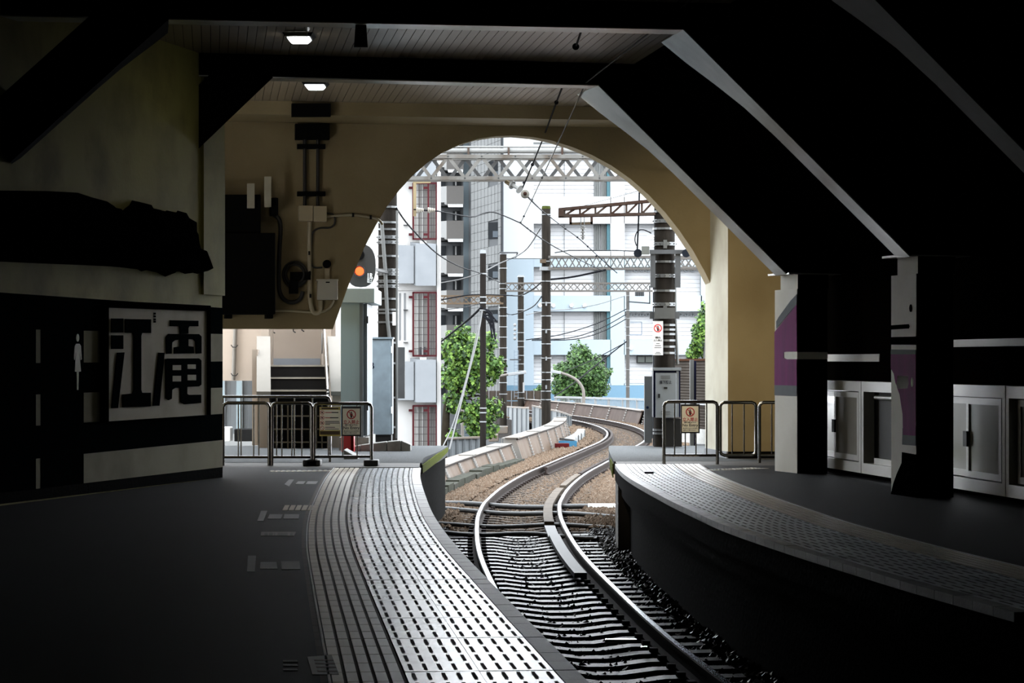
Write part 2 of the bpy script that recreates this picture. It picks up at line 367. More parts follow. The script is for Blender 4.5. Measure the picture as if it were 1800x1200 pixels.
# planks: narrow boards that run along the station, seen between the beams; plain boarding nearer
ce = root('ceiling', (0, 20, CE), 'plank ceiling of the station between the dark cross beams', 'ceiling', kind='structure')
pw = .09; X = -7.0                       # boards laid square to the beams, so slightly askew to the track
while X < 4.6:
    a, b = X+.12*(26-20.6), X-.12*(32.4-26)
    MB().prism([(a+.003, 20.6, CE), (a+pw-.003, 20.6, CE), (b+pw-.003, 32.4, CE), (b+.003, 32.4, CE)], Z*.03).build('plank', plankm, ce); X += pw
MB().b2((-12, -3.2, CE+.035), (6, 33.6, CE+.3)).build('roof_deck', darkroof, ce)
MB().b2((-12, -3.2, CE), (6, 20.55, CE+.034)).build('dark_boarding', darkroof, ce)

# portal frames: beam, two sloping legs, pillar
def frame(i, Pl, xL, xR, leg_top, leg_bot, left_top, left_bot, zb, depth, label, w=.62):
    r = root('portal_frame', Pl.P(0, zb), label, 'beam', kind='structure')
    v = -Pl.n
    m = MB(); a, b = Pl.P(xL, zb), Pl.P(xR, zb)
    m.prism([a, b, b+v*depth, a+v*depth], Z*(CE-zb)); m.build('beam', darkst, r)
    # pale soffit flange that catches the daylight
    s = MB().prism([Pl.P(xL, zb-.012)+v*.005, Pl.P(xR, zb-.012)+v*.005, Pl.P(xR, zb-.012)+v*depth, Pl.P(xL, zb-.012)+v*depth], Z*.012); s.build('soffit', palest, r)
    for name, (xt, zt_), (xb, zb_), sgn in (('leg', leg_top, leg_bot, 1), ('leg', left_top, left_bot, -1)):
        if xt is None: continue
        A, B = Pl.P(xt, zt_), Pl.P(xb, zb_); d = (B-A); L = d.length; d.normalize(); o = Vector((d.z*-1, 0, d.x)) if sgn > 0 else Vector((d.z, 0, -d.x))
        o = (Z-d*d.z).normalized()
        m = MB(); ws = [(0, w*1.5), (.10, w*1.3), (.22, w*.95), (.32, w*.72), (.45, w*.62), (.75, w*.6), (1, w*.6)]
        pts = [A+d*(L*f) for f, _ in ws]
        # web above, soffit strip below, wide at the haunch and narrow further down
        lo = [p for p in pts]; hi = [p+o*.46 for p in pts]
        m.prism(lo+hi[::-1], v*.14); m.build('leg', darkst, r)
        if sgn > 0: MB().prism([A+o*.02+v*.02, B+o*.02+v*.02, B+Pl.u*1.1+v*.02, A+Pl.u*1.5+v*.02], v*.1).build('gusset', darkst, r)
        s = MB()
        for (p, (f, wd)), (q, (g, wd2)) in zip(zip(pts, ws), zip(pts[1:], ws[1:])):
            s.frustum([p-o*.012, p-o*.012+v*wd, p+v*wd, p], [q-o*.012, q-o*.012+v*wd2, q+v*wd2, q])
        s.build('leg_soffit', (palest if i < 3 else M('shaded_grey_soffit', (.16, .16, .15), .6, var=.2)) if sgn > 0 else darkst, r)  # darker copy of the soffit paint; third frame's shade put into colour
    return r
B1 = Plane(0, 26.65, .22); B2 = Plane(0, 22.07, .15); B3 = Plane(0, 17.6, .15)
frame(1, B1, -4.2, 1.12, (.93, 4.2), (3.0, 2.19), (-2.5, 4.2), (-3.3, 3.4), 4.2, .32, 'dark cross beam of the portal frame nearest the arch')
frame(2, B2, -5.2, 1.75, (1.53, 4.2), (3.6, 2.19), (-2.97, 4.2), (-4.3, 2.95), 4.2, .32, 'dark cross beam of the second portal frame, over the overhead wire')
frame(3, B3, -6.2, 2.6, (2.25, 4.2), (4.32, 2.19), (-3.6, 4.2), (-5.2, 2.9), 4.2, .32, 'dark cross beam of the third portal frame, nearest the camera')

def pillar(far, near, wid, label, paint):
    far, near = Vector(far), Vector(near); d = near-far; u = Vector((-d.y, d.x, 0)).normalized()    # u: into the wall
    if u.x < 0: u = -u
    r = root('pillar', far, label, 'pillar', kind='structure')
    MB().prism([far, near, near+u*wid, far+u*wid], Z*2.03).build('shaft', whitep, r)
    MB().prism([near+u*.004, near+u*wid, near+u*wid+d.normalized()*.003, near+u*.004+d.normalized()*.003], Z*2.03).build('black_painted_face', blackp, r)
    c = (far+near)/2+u*.22; dd = d.normalized(); uu = u
    MB().box(c+Z*2.11, (.5, .36, .16), dd).build('capital', whitep, r)
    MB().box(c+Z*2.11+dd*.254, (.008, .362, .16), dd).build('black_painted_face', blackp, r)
    MB().box(c+Z*2.2, (.62, .62, .02), dd).build('bearing_plate', palest, r)
    # paint on the faces, f: 0 at the far edge, 1 at the near edge
    Ld = d.length; n = -u
    for name, mat, pts in paint:
        MB().prism([far+d*f+Z*z+n*.001 for f, z in pts], n*.004).build(name, mat, r)
    return r, far, near, u
def arc(cx, cz, rx, rz, a0, a1, n=8): return [(cx+rx*math.cos(math.radians(a0+(a1-a0)*i/n)), cz+rz*math.sin(math.radians(a0+(a1-a0)*i/n))) for i in range(n+1)]
Pp = [('colour_field', purple, [(0, 1.225), (0, .97), (0, .965), (1, .965), (1, 1.22), (1, 1.255), (.55, 1.255), (.42, 1.27), (.42, 1.335), (.55, 1.34), (1, 1.34), (1, 1.86), (0, 1.56)]),
      ('colour_field', greyp, [(0, .85), (1, .85), (1, .965), (0, .965)]),
      ('colour_field', greyp, [(.08, 1.60), (1, 1.86), (1, 1.97), (.72, 1.90), (.2, 1.73), (.08, 1.68)])]
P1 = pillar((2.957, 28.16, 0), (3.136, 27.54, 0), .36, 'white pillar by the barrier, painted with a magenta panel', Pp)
Pq = [('painted_mark', blackp, [(0, 1.53), (.72, 1.535), (.75, 1.555), (.72, 1.575), (0, 1.57)]),
      ('painted_mark', blackp, arc(.8, 1.72, .055, .035, 0, 345, 14)),
      ('colour_field', blackp, [(0, 1.39), (1, 1.385), (1, 1.46), (0, 1.46)]),
      ('colour_field', greyp, [(0, 1.30), (1, 1.30), (1, 1.34), (0, 1.345)]),
      ('colour_field', purple, [(.18, 1.04), (.12, 1.12), (0, 1.17), (0, 1.30), (1, 1.30), (1, .56), (.5, .56), (.48, .75), (.36, .93)]),
      ('colour_field', greyp, [(.5, .56), (1, .56), (1, .47), (.46, .47), (.48, .62)]),
      ('painted_mark', whitep, [(.2, .98), (.68, .99), (.72, 1.03), (.70, 1.10), (.28, 1.10)]),
      ('painted_mark', whitep, arc(.86, 1.045, .05, .045, 0, 345, 14)),
      ('colour_field', blackp, [(.25, .20), (.44, .30), (.45, .40), (1, .39), (1, 0), (0, 0), (.1, .1)])]  # last field: black laid over the foot of the pillar
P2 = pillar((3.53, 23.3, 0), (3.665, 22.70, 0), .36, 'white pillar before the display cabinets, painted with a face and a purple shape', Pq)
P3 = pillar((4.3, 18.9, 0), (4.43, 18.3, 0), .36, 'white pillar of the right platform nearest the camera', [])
# long pale stripe carried on across the dark side of the first pillar and over the wall behind
far, near, u = P1[1:]; dn = Vector((u.y, -u.x, 0)); dn = dn if dn.y < 0 else -dn
MB().prism([near+dn*.004+Z*1.255, near+u*.36+dn*.004+Z*1.255, near+u*.36+dn*.004+Z*1.335, near+dn*.004+Z*1.335], dn*.004).build('painted_mark', whitep, P1[0])
def wallmark(Y0, Y1, z0, z1, mat, name='painted_mark', th=.006):
    MB().prism([(xr(Y0), Y0, z0), (xr(Y1), Y1, z0), (xr(Y1), Y1, z1), (xr(Y0), Y0, z1)], (-th, 0, 0)).build(name, mat, wr)
cream_r = M('cream_stripe', (.55, .48, .34), .6)
wallmark(28.9, 26.2, 1.23, 1.31, cream_r); wallmark(25.2, 18, 1.37, 1.44, cream_r); wallmark(25.2, 21.9, 1.44, 1.52, blackp); wallmark(21.6, 16, 1.52, 1.95, M('wall_glow_brown', (.10, .075, .04), .8, spec=.1), 'colour_field', .003)  # brown field: faint glow on the wall put into its colour

# display cabinets along the right wall
whal = M('white_aluminium', (.50, .48, .41), .4, var=.06); glassd = M('board_behind_glass', (.36, .34, .29), .15, var=.12, scale=2)
darkin = M('dark_cabinet_inside', (.014, .013, .01), .6, spec=.1); lamp_tube = M('tube_unlit', (.6, .6, .55), .4)
descr = ['sliding door display cabinet by the first painted pillar', 'open display cabinet beside the second painted pillar', 'shaded display cabinet on the camera side of the second painted pillar', 'display cabinet of the right platform nearest the camera']
for i in range(4):
    Ya = 28.67-2.27*i; Yb = Ya-2.25
    a, b = Vector((xr(Ya), Ya, .055)), Vector((xr(Yb), Yb, .055)); u = (b-a).normalized(); n = Vector((u.y, -u.x, 0)); n = n if n.x < 0 else -n; Lc = (b-a).length
    r = root('display_cabinet', (a+b)/2, 'white framed '+descr[i], 'display cabinet', group='display cabinets along the right wall')
    def P(f, z, o): return a+u*(Lc*f)+Z*z+n*o
    MB().prism([P(0, .04, .01), P(1, .04, .01), P(1, .93, .01), P(0, .93, .01)], n*.012).build('back_panel', glassd if i != 1 else darkin, r)
    c = MB()
    for f0, f1, z0, z1 in ((0, 1, 0, .11), (0, 1, .86, .965), (0, .035, .11, .86), (.965, 1, .11, .86)):
        c.prism([P(f0, z0, .0), P(f1, z0, .0), P(f1, z1, .0), P(f0, z1, .0)], n*.14)
    c.build('frame', whal, r)
    if i != 1:
        for f0, f1, o in ((.06, .56, .05), (.5, .93, .09)):
            d = MB()
            for g0, g1, z0, z1 in ((f0, f1, .12, .18), (f0, f1, .79, .85), (f0, f0+.03, .18, .79), (f1-.03, f1, .18, .79)):
                d.prism([P(g0, z0, o), P(g1, z0, o), P(g1, z1, o), P(g0, z1, o)], n*.03)
            dr = d.build('sliding_door', whal, r)
            MB().prism([P(f0+.03, .18, o+.01), P(f1-.03, .18, o+.01), P(f1-.03, .79, o+.01), P(f0+.03, .79, o+.01)], n*.006).build('pane', glassd, dr)
            if f0 > .3: MB().prism([P(f0-.015, .40, o+.03), P(f0+.03, .40, o+.03), P(f0+.03, .54, o+.03), P(f0-.015, .54, o+.03)], n*.02).build('handle', blackm, dr)
    else:
        MB().tube([P(.1, .80, .05), P(.8, .80, .05)], .022, 8).build('lamp_tube', lamp_tube, r)
        MB().prism([P(.12, .11, .03), P(.9, .11, .03), P(.9, .17, .03), P(.12, .17, .03)], n*.05).build('ledge', whal, r)

# wall with the arch
arc_px = [(585, 578), (612, 503), (640, 436), (660, 397), (682, 360), (702, 334), (725, 309), (750, 287), (778, 268), (808, 254), (840, 244), (872, 239), (905, 238), (938, 241), (970, 247), (1005, 258), (1040, 272), (1075, 291), (1108, 314), (1140, 342), (1170, 374), (1195, 406), (1218, 440), (1237, 474), (1250, 500)]
A = [AR.px(x, y) for x, y in arc_px]
zl0 = A[0].z
poly = [AR.P(-6.2, zl0)]+A+[AR.P(A[-1].x, CE+.02), AR.P(-6.2, CE+.02)]
m = MB().prism(poly, -AR.n*.3)
wa = m.build('wall_arch', cream, label='cream end wall with the large arch over the track', cat='wall', kind='structure')
for o in (wa,): o.data.update()
MB().prism([AR.P(-6.2, zl0, -.29), AR.P(-6.2, zl0, 2), AR.P(-6.2, 0, 2), AR.P(-6.2, 0, -.29)], (-.2, 0, 0)).build('return_wall', cream, wa)
MB().prism([PF.P(-6.2, 4.262), PF.P(5, 4.262), PF.P(5, 4.262)-PF.n*1.0, PF.P(-6.2, 4.262)-PF.n*1.0], Z*(CE-4.262)).build('lintel', cream, wa)
# pier to the right of the arch
q0 = AR.px(1250, 700); q1 = PF.px(1280, 700); q0.z = q1.z = 0
q2 = PF.P(5.2, 0); q3 = q2-PF.n*1.0
back = q0-PF.n*.3
m = MB().prism([q1, q2, q3-PF.n*.3, Vector((back.x, back.y, 0))], Z*(CE+.02))
wp = m.build('wall_pier', cream, label='cream pier to the right of the arch', cat='wall', kind='structure')
pd = (q1-back).normalized(); pn = Vector((pd.y, -pd.x, 0)); pn = pn if pn.x < 0 else -pn
MB().prism([back, q1, q1+Z*3.3, back+Z*3.3], pn*.004).build('pale_reveal', M('pale_reveal_paint', (.40, .385, .32), .75, spec=.1, var=.08, scale=2, dirt=(.30, .28, .22), dscale=1.5), wp)
MB().prism([q1, q2, q2+PF.n*.02, q1+PF.n*.02], Z*.085).build('dark_base', concd, wp)
MB().prism([back, q1, q1+pn*.02, back+pn*.02], Z*.085).build('grey_base', greyp, wp)
# left side passage behind the striped wall, closed off
MB().prism([(-6.2, 26.0, 0), (-6.2, 36, 0), (-6.4, 36, 0), (-6.4, 26, 0)], Z*CE).build('wall_passage', cream, label='side wall of the passage behind the striped wall', cat='wall', kind='structure')
MB().prism([(-6.3, 25.4, 0), (-3.35, 26.6, 0), (-3.35, 26.7, 0), (-6.3, 25.5, 0)], Z*CE).build('wall_passage_back', cream, label='back wall of the passage behind the striped wall', cat='wall', kind='structure')
# ------------------------------------------------------------------ platforms
def strip(name, mat, pathL, pathR, Y0, Y1, z, th, parent=None, step=.5, **kw):
    m = MB(); n = int((Y1-Y0)/step); P = []
    for i in range(n+1):
        Y = Y0+(Y1-Y0)*i/n; P.append((pathL(Y), pathR(Y), Y))
    vs = []
    for a, b, Y in P: vs += [(a, Y, z), (b, Y, z), (b, Y, z-th), (a, Y, z-th)]
    fs = []
    for i in range(n):
        for k in range(4): fs.append((i*4+k, i*4+(k+1) % 4, i*4+4+(k+1) % 4, i*4+4+k))
    fs += [(3, 2, 1, 0), tuple(n*4+k for k in range(4))]
    m.add(vs, fs); return m.build(name, mat, parent, **kw)
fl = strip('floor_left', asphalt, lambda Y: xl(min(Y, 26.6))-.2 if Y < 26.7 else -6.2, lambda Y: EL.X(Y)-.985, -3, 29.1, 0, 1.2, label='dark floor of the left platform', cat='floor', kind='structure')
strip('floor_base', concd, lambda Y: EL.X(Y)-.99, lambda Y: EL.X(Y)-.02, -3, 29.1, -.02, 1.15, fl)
strip('landing', M('tan_concrete_floor', (.075, .066, .056), .7, spec=.1, var=.2, scale=2, bump=.1, dirt=(.05, .045, .037)), lambda Y: -6.2, lambda Y: EL.X(Y)-.02, 29.1, 30.3, 0, 1.2, fl)
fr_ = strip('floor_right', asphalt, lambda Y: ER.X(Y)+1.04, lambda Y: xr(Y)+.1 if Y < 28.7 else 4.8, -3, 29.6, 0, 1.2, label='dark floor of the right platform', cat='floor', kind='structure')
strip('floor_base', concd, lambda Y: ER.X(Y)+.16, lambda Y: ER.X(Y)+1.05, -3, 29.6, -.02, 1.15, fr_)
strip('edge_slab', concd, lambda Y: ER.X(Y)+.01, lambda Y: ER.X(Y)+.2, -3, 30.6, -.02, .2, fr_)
strip('edge_slab', concd, lambda Y: ER.X(Y)+.06, lambda Y: ER.X(Y)+.25, -3, 30.4, -.235, .12, fr_)
strip('landing', MATS['tan_concrete_floor'], lambda Y: ER.X(Y)+.02, lambda Y: 4.8, 29.6, 30.8, -.001, 1.1, fr_)
# gravel covered platform ends outside the arch
ge = strip('platform_end', gravelm, lambda Y: -6.2, lambda Y: EL.X(Y), 30.3, 36.4, -.0, .14, label='gravel covered end of the left platform beyond the barrier', cat='platform', kind='structure', step=.4)
strip('support', concd, lambda Y: -6.1, lambda Y: EL.X(Y)-.03, 30.3, 36.3, -.141, 1.0, ge)
MB().prism([(EL.X(30.4)-.004, 30.4, -.13), (EL.X(34)-.004, 34, -.12), (EL.X(36.3)-.004, 36.3, -.08), (EL.X(36.3)-.004, 36.3, -.02), (EL.X(34)-.004, 34, -.015), (EL.X(30.4)-.004, 30.4, -.03)], (.016, 0, 0)).build('moss_patch', moss, ge, kind='stuff')
g2 = strip('platform_end', gravelm, lambda Y: ER.X(Y), lambda Y: 5.0, 30.8, 36.4, -.0, .16, label='gravel covered end of the right platform around the big pole', cat='platform', kind='structure', step=.4)
strip('support', concd, lambda Y: ER.X(Y)+.12, lambda Y: 5.0, 30.8, 36.3, -.17, 1.0, g2)
MB().prism([(ER.X(30.8)-.004, 30.8, -.2), (ER.X(32.5)-.004, 32.5, -.15), (ER.X(32.5)-.004, 32.5, -.03), (ER.X(30.8)-.004, 30.8, -.03)], (-.012, 0, 0)).build('moss_patch', moss, g2, kind='stuff')

def paving(E, sgn, floor, Y0, Y1, bigseam):
    # rows of 30 cm: a nosing stone, two grip tiles and a tactile tile each, laid along the curve of the platform edge
    d0, d1 = E.sY(Y0), E.sY(Y1); n = int((d1-d0)/.3); g = .0022
    for i in range(n):
        a, b = d0+i*.3+g, d0+(i+1)*.3-g
        if i % bigseam == 0: a += .006
        Fa, Fb = E.fr(a), E.fr(b)
        def q(o, f, z=0.):      # o: distance from the edge, f: 0..1 along the row
            pa, pb = Fa[0]-Fa[1]*o*sgn, Fb[0]-Fb[1]*o*sgn
            return pa+(pb-pa)*f+Z*z
        def slab(mb, o0, o1, f0, f1, z0, z1): mb.frustum([q(o0, f0, z0), q(o1, f0, z0), q(o1, f1, z0), q(o0, f1, z0)], [q(o0, f0, z1), q(o1, f0, z1), q(o1, f1, z1), q(o0, f1, z1)])
        dz = R.uniform(-.0008, .0008)
        m = MB(); slab(m, -.005, .085, 0, .985, -.05, dz); m.build('nosing_stone', nosem, floor)
        for o0 in (.09, .39):
            m = MB(); slab(m, o0+g/2, o0+.3-g/2, 0, 1, -.02, dz+R.uniform(-.0004, .0004)); m.mat(1)
            for k in range(4): x_, y_, z_ = m.v[4+k]; m.v[4+k] = (x_, y_, z_+R.uniform(-.0007, .0007))
            for c in range(5):
                oo = o0+.03+.06*c
                mid = [q(oo-.0075, .15, .0025), q(oo+.0075, .15, .0025), q(oo+.0075, .82, .0025), q(oo-.0075, .82, .0025)]
                m.add(mid, [(0, 1, 2, 3)] if sgn > 0 else [(3, 2, 1, 0)])
            m.build('grip_tile', [tilem if sgn > 0 else tiler, dashm], floor)
        m = MB(); m.mat(1); slab(m, .694, .985, 0, 1, -.02, -.004); m.mat(0)
        for c in range(5): slab(m, .708+.058*c, .708+.058*c+.043, .012, .988, -.004, .0015)
        m.build('tactile_tile', [tanm, tangap], floor)
        m = MB(); slab(m, .99, 1.0, .0, 1, -.005, .003); m.mat(1); slab(m, 1.002, 1.03, .0, 1, -.005, .0005); m.build('edge_line', [whiteln, tangap], floor)
paving(EL, 1, fl, 8.6, 29.1, 9)
paving(ER, -1, fr_, 12.4, 30.2, 50)
# tactile strips and painted markings on the floors
def floor_quad(name, pts, mat, parent, z0=0., th=.003):
    P = [gp(x, y, z0) for x, y in pts]
    if (P[1]-P[0]).cross(P[2]-P[0]).z < 0: P = P[::-1]
    return MB().prism(P, Z*th).build(name, mat, parent)
def tact(name, parent, p0, p1, label, rows=4, mat=whiteln):
    a, b = gp(*p0), gp(*p1); d = (b-a); L = d.length; d.normalize(); s = Vector((-d.y, d.x, 0)); n = int(L/.06); m = MB()
    for i in range(n):
        for j in range(rows): m.box(a+d*(.03+.06*i)+s*(.03+.06*j)+Z*.003, (.03, .03, .006), d)
    r = MB().prism([a, b, b+s*.06*rows, a+s*.06*rows], Z*.001).build(name, MATS['tan_tactile_tile'], parent)
    m.build('dots', mat, r, kind='stuff')
tact('dotted_tile_strip', fl, (478, 829), (586, 828), '')
tact('dotted_tile_strip', fr_, (1258, 827), (1352, 823), '')
for x in (496, 507, 518, 529, 540):
    floor_quad('tactile_bar', [(x, 897), (x+9, 897), (x+13, 888), (x+5, 888)], tanm, fl)
for q in ([(512, 901), (526, 901), (526, 912), (512, 912)], [(474, 904), (497, 904), (494, 912), (470, 912)], [(500, 904), (526, 904), (525, 912), (498, 912)], [(459, 898), (470, 898), (463, 916), (452, 916)],
          [(500, 851), (508, 843), (517, 843), (508, 855)], [(519, 851), (524, 846), (537, 846), (533, 851)], [(537, 851), (541, 846), (559, 846), (555, 851)],
          [(494, 987), (526, 987), (528, 1001), (495, 1001)], [(458, 988), (486, 988), (488, 1000), (457, 1000)], [(436, 977), (450, 977), (448, 1005), (434, 1005)]):
    if q[0][0] == 512: continue
    floor_quad('floor_marking', q, M('worn_white_marking', (.22, .225, .225), .6, var=.25, scale=9), fl)
for q in ([(459, 935), (521, 935), (517, 942), (458, 942)], [(540, 1155), (583, 1152), (596, 1186), (549, 1186)]):
    floor_quad('floor_sticker', q, M('yellowed_sticker', (.15, .14, .09), .5, var=.2, scale=8), fl)
for y in (1160, 1166, 1172, 1179): floor_quad('faded_print', [(550+(y-1155)*.3, y-1.5), (584+(y-1155)*.35, y-1.5), (585+(y-1155)*.35, y+1), (551+(y-1155)*.3, y+1)], M('faded_red_print', (.10, .06, .045), .6), fl, .003, .001)
for x0, x1 in ((465, 471), (473, 480), (482, 484), (488, 506), (510, 515)): floor_quad('sticker_symbol', [(x0, 936.5), (x1, 936.5), (x1-.3, 940.5), (x0-.3, 940.5)], M('faded_black_print', (.05, .05, .045), .6), fl, .003, .001)
for y in (1165, 1172, 1180): floor_quad('floor_marking', [(497, y-4), (522, y-4), (524, y-1), (498, y-1)], M('dim_marking', (.06, .06, .055), .6), fl)
# a small dark scrap on the right platform edge
tag(MB().prism([gp(1133, 832), gp(1149, 832), gp(1147, 828.5), gp(1135, 829)], Z*.02).build('paper_scrap', M('dark_blue_plastic', (.02, .02, .06), .5)), 'small dark blue scrap lying on the right platform tiles', 'litter')

# ------------------------------------------------------------------ track
ballast = M('brown_ballast_bed', (.012, .009, .007), .9, spec=.05, var=.5, scale=60, bump=.8, bscale=90)
stone = M('brown_ballast_stone', (.085, .058, .040), .85, var=.75, spec=.01, scale=24, dirt=(.15, .122, .095), dscale=25)
stone_d = M('dark_ballast_stone', (.014, .012, .011), .45, var=.5, spec=.10, scale=30)  # darker, glossier stone colour for the stretch inside the arch
railhead = M('polished_rail_head', (.30, .33, .37), .25, metal=1, var=.05)
railbody = M('rusty_rail_side', (.022, .016, .014), .8, spec=.02, var=.3, scale=10)
sleep = M('worn_grey_sleeper', (.020, .018, .016), .46, spec=.06, var=.35, scale=12, bump=.3, bscale=50, dirt=(.03, .024, .019), dscale=3)
guardm = M('rusty_brown_guard_plate', (.075, .06, .046), .7, spec=.02, var=.2, scale=5, bump=.2, dirt=(.035, .026, .019), dscale=3)
RZ = -.9
bed = MB(); P = TR.frames(-3, 108, .6)
for off0, off1 in (((-1.75), 1.75),): bed.sweep(P, [(-1.62, -1.105), (1.75, -1.105), (1.75, -1.9), (-1.62, -1.9)])
tb = bed.build('floor_trackbed', ballast, label='ballast bed of the curving track', cat='trackbed', kind='structure')
MB().b2((-6, -3, -1.3), (6.5, 36, -1.12)).build('pit_floor', concd, tb)
track = root('railway_track', (0, 30, RZ), 'single curving railway track with dark sleepers and polished rails', 'railway track')
prof = [(-.06, -.15), (.06, -.15), (.06, -.138), (.012, -.12), (.012, -.045), (.034, -.038), (.034, -.006), (.022, 0), (-.022, 0), (-.034, -.006), (-.034, -.038), (-.012, -.045), (-.012, -.12), (-.06, -.138)]
for sgn in (-1, 1):
    fs = TR.frames(-2, 107, .5, sgn*.567, RZ)
    m = MB().sweep(fs, prof)
    for i, f in enumerate(m.f):
        zz = [m.v[k][2]-RZ for k in f]
        if min(zz) > -.001 and len(f) == 4: m.m[i] = 1
    m.build('rail', [railbody, railhead], track)
# sleepers, dished in the middle, with fastenings at each rail
sm_ = MB(); w = .105
xs = [(-.95, -.145), (-.36, -.152), (-.10, -.185), (.10, -.185), (.36, -.152), (.95, -.145)]
vs = []
for x, z in xs: vs += [(x, -w, z), (x, w, z), (x, w+.02, -.30), (x, -w-.02, -.30)]
fs = []
for i in range(5):
    for k in range(4): fs.append((i*4+k, i*4+4+k, i*4+4+(k+1) % 4, i*4+(k+1) % 4))
fs += [(0, 1, 2, 3), (23, 22, 21, 20)]
sm_.add(vs, fs); sm_.mat(1)
for s_ in (-1, 1):
    for dx in (-.085, .085):
        sm_.b2((s_*.567+dx-.03, -.05, -.15), (s_*.567+dx+.03, .05, -.115))
sm_.f = [tuple(f) for f in sm_.f]
s0 = sm_.build('sleeper', [sleep, railbody], track, local=True)
s1 = copy_of(s0, track); s1.data = s0.data.copy(); s1.data.materials[0] = M('brown_weathered_sleeper', (.055, .043, .034), .8, var=.35, spec=.02, scale=12, bump=.3, bscale=50)
d0, d1 = TR.sY(9), TR.sY(106); far = 0; n = int((d1-d0)/.51)
for i in range(n):
    p, sd = TR.fr(d0+i*.51)
    o = s0 if i == 0 else (copy_of(s0, track) if p.y < 33 else (copy_of(s1, track) if far else s1))
    far = far or p.y >= 33
    o.location = p-Vector((0, 30, 0)); o.rotation_euler = (0, 0, math.atan2(sd.y, sd.x)+R.uniform(-.006, .006))
# guard plates inside the rails
def guard(Y0, Y1, off, w, z, name, mat): MB().sweep(TR.frames(Y0, Y1, .4, off, RZ), [(-w/2, z-.05), (w/2, z-.05), (w/2, z), (-w/2, z)]).build(name, mat, track)
guard(33.6, 42.5, .40, .13, -.02, 'guard_plate', guardm); guard(43.2, 47.5, .41, .11, -.015, 'guard_plate', guardm)
guard(25.6, 31.2, .40, .13, -.03, 'guard_plate', M('worn_guard_plate', (.05, .05, .05), .55, spec=.05, var=.6, scale=25)); guard(31.3, 33.4, .40, .14, -.06, 'guard_plate', MATS['worn_guard_plate'])
MB().sweep(TR.frames(50, 100, .5, -.567+.13, RZ), prof).build('guard_rail', [railbody], track)
MB().sweep(TR.frames(47.6, 56, .5, .567-.13, RZ), prof).build('guard_rail', [railbody], track)
# stones of the ballast
def stones(name, n, Y0, Y1, o0, o1, mat, smin, smax, parent, zc=-1.075):
    vs, fs = [], []; a, b = TR.sY(Y0), TR.sY(Y1)
    rr = random.Random(n)
    for i in range(n):
        t = rr.random(); p, sd = TR.fr(a+(b-a)*t); o = rr.uniform(o0, o1); p = p+sd*o
        z = zc+.025*abs(math.sin(4*o))+rr.uniform(-.015, .02)+(.045 if abs(o) > .95 else 0)
        if abs(abs(o)-.567) < .09: z -= .03
        if abs(o) < .52: z -= .05 if mat is stone else .036
        s = rr.uniform(smin, smax); k = len(vs); ca = rr.random()*6.28
        for q in ((1, 0, 0), (0, 1, 0), (-1, 0, 0), (0, -1, 0), (0, 0, 1), (0, 0, -1)):
            f = s*rr.uniform(.55, 1.25); x = q[0]*math.cos(ca)-q[1]*math.sin(ca); y = q[0]*math.sin(ca)+q[1]*math.cos(ca)
            vs.append((p.x+x*f+rr.uniform(-.3, .3)*s, p.y+y*f, z+q[2]*f*.8))
        for q in range(4): fs.append((k+q, k+(q+1) % 4, k+4)); fs.append((k+(q+1) % 4, k+q, k+5))
    w0 = wpos(parent); me = bpy.data.meshes.new(name); me.from_pydata([(a-w0.x, b-w0.y, c-w0.z) for a, b, c in vs], [], fs); me.materials.append(mat); me.update()
    o = bpy.data.objects.new(name, me); link(o, parent); o['kind'] = 'stuff'
    return o
stones('ballast_stones', 42000, 33.5, 62, -1.6, 1.75, stone, .026, .05, tb)
stones('ballast_stones', 16000, 62, 104, -1.6, 1.75, stone, .035, .055, tb)
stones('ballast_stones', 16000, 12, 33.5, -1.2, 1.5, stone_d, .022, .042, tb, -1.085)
# hoses laid across the track
for i, (xa, ya, xb, yb, c) in enumerate([(746, 885, 1090, 893, .04), (755, 895, 1085, 908, .035), (768, 922, 1100, 926, .03), (780, 936, 1060, 944, .03)]):
    z = -1.0; a, b = gp(xa, ya, z), gp(xb, yb, z)
    pts = [a+(b-a)*t+Z*(.02*math.sin(9*t+i)) for t in [j/10 for j in range(11)]]
    MB().tube(pts, c, 8).build('cross_hose', rubber, label=['first', 'second', 'third', 'fourth'][i]+' black hose across the track, counted from the far end', cat='hose', group='hoses across the track')
# white cable box beside the right rail, pale stones and a fallen strip
w0 = gp(1058, 889, -.97); MB().box(w0, (.42, .22, .06), (1, .02, 0)).build('cable_box', [whiteln], label='white flat cable box on the ballast under the right platform edge', cat='box', bevel=.01)
for x0, x1, y in ((1063, 1121, 1126), (1126, 1140, 1139)):
    a, b = gp(x0, y, -1.0), gp(x1, y, -1.0); MB().bar(a, b, .09, .03).build('white_strip', [M('bright_metal_strip', (.75, .78, .8), .22, metal=1)], label='white strip lying by the right rail, '+('longer one' if x1 == 1121 else 'shorter one nearer the camera'), cat='strip', group='white strips by the rail', bevel=.01)
# post under the right platform edge
MB().b2((1.47, 29.3, -1.12), (1.6, 29.5, -.2)).build('platform_post', M('rusty_post', (.14, .09, .05), .8, var=.3, scale=4), fr_)
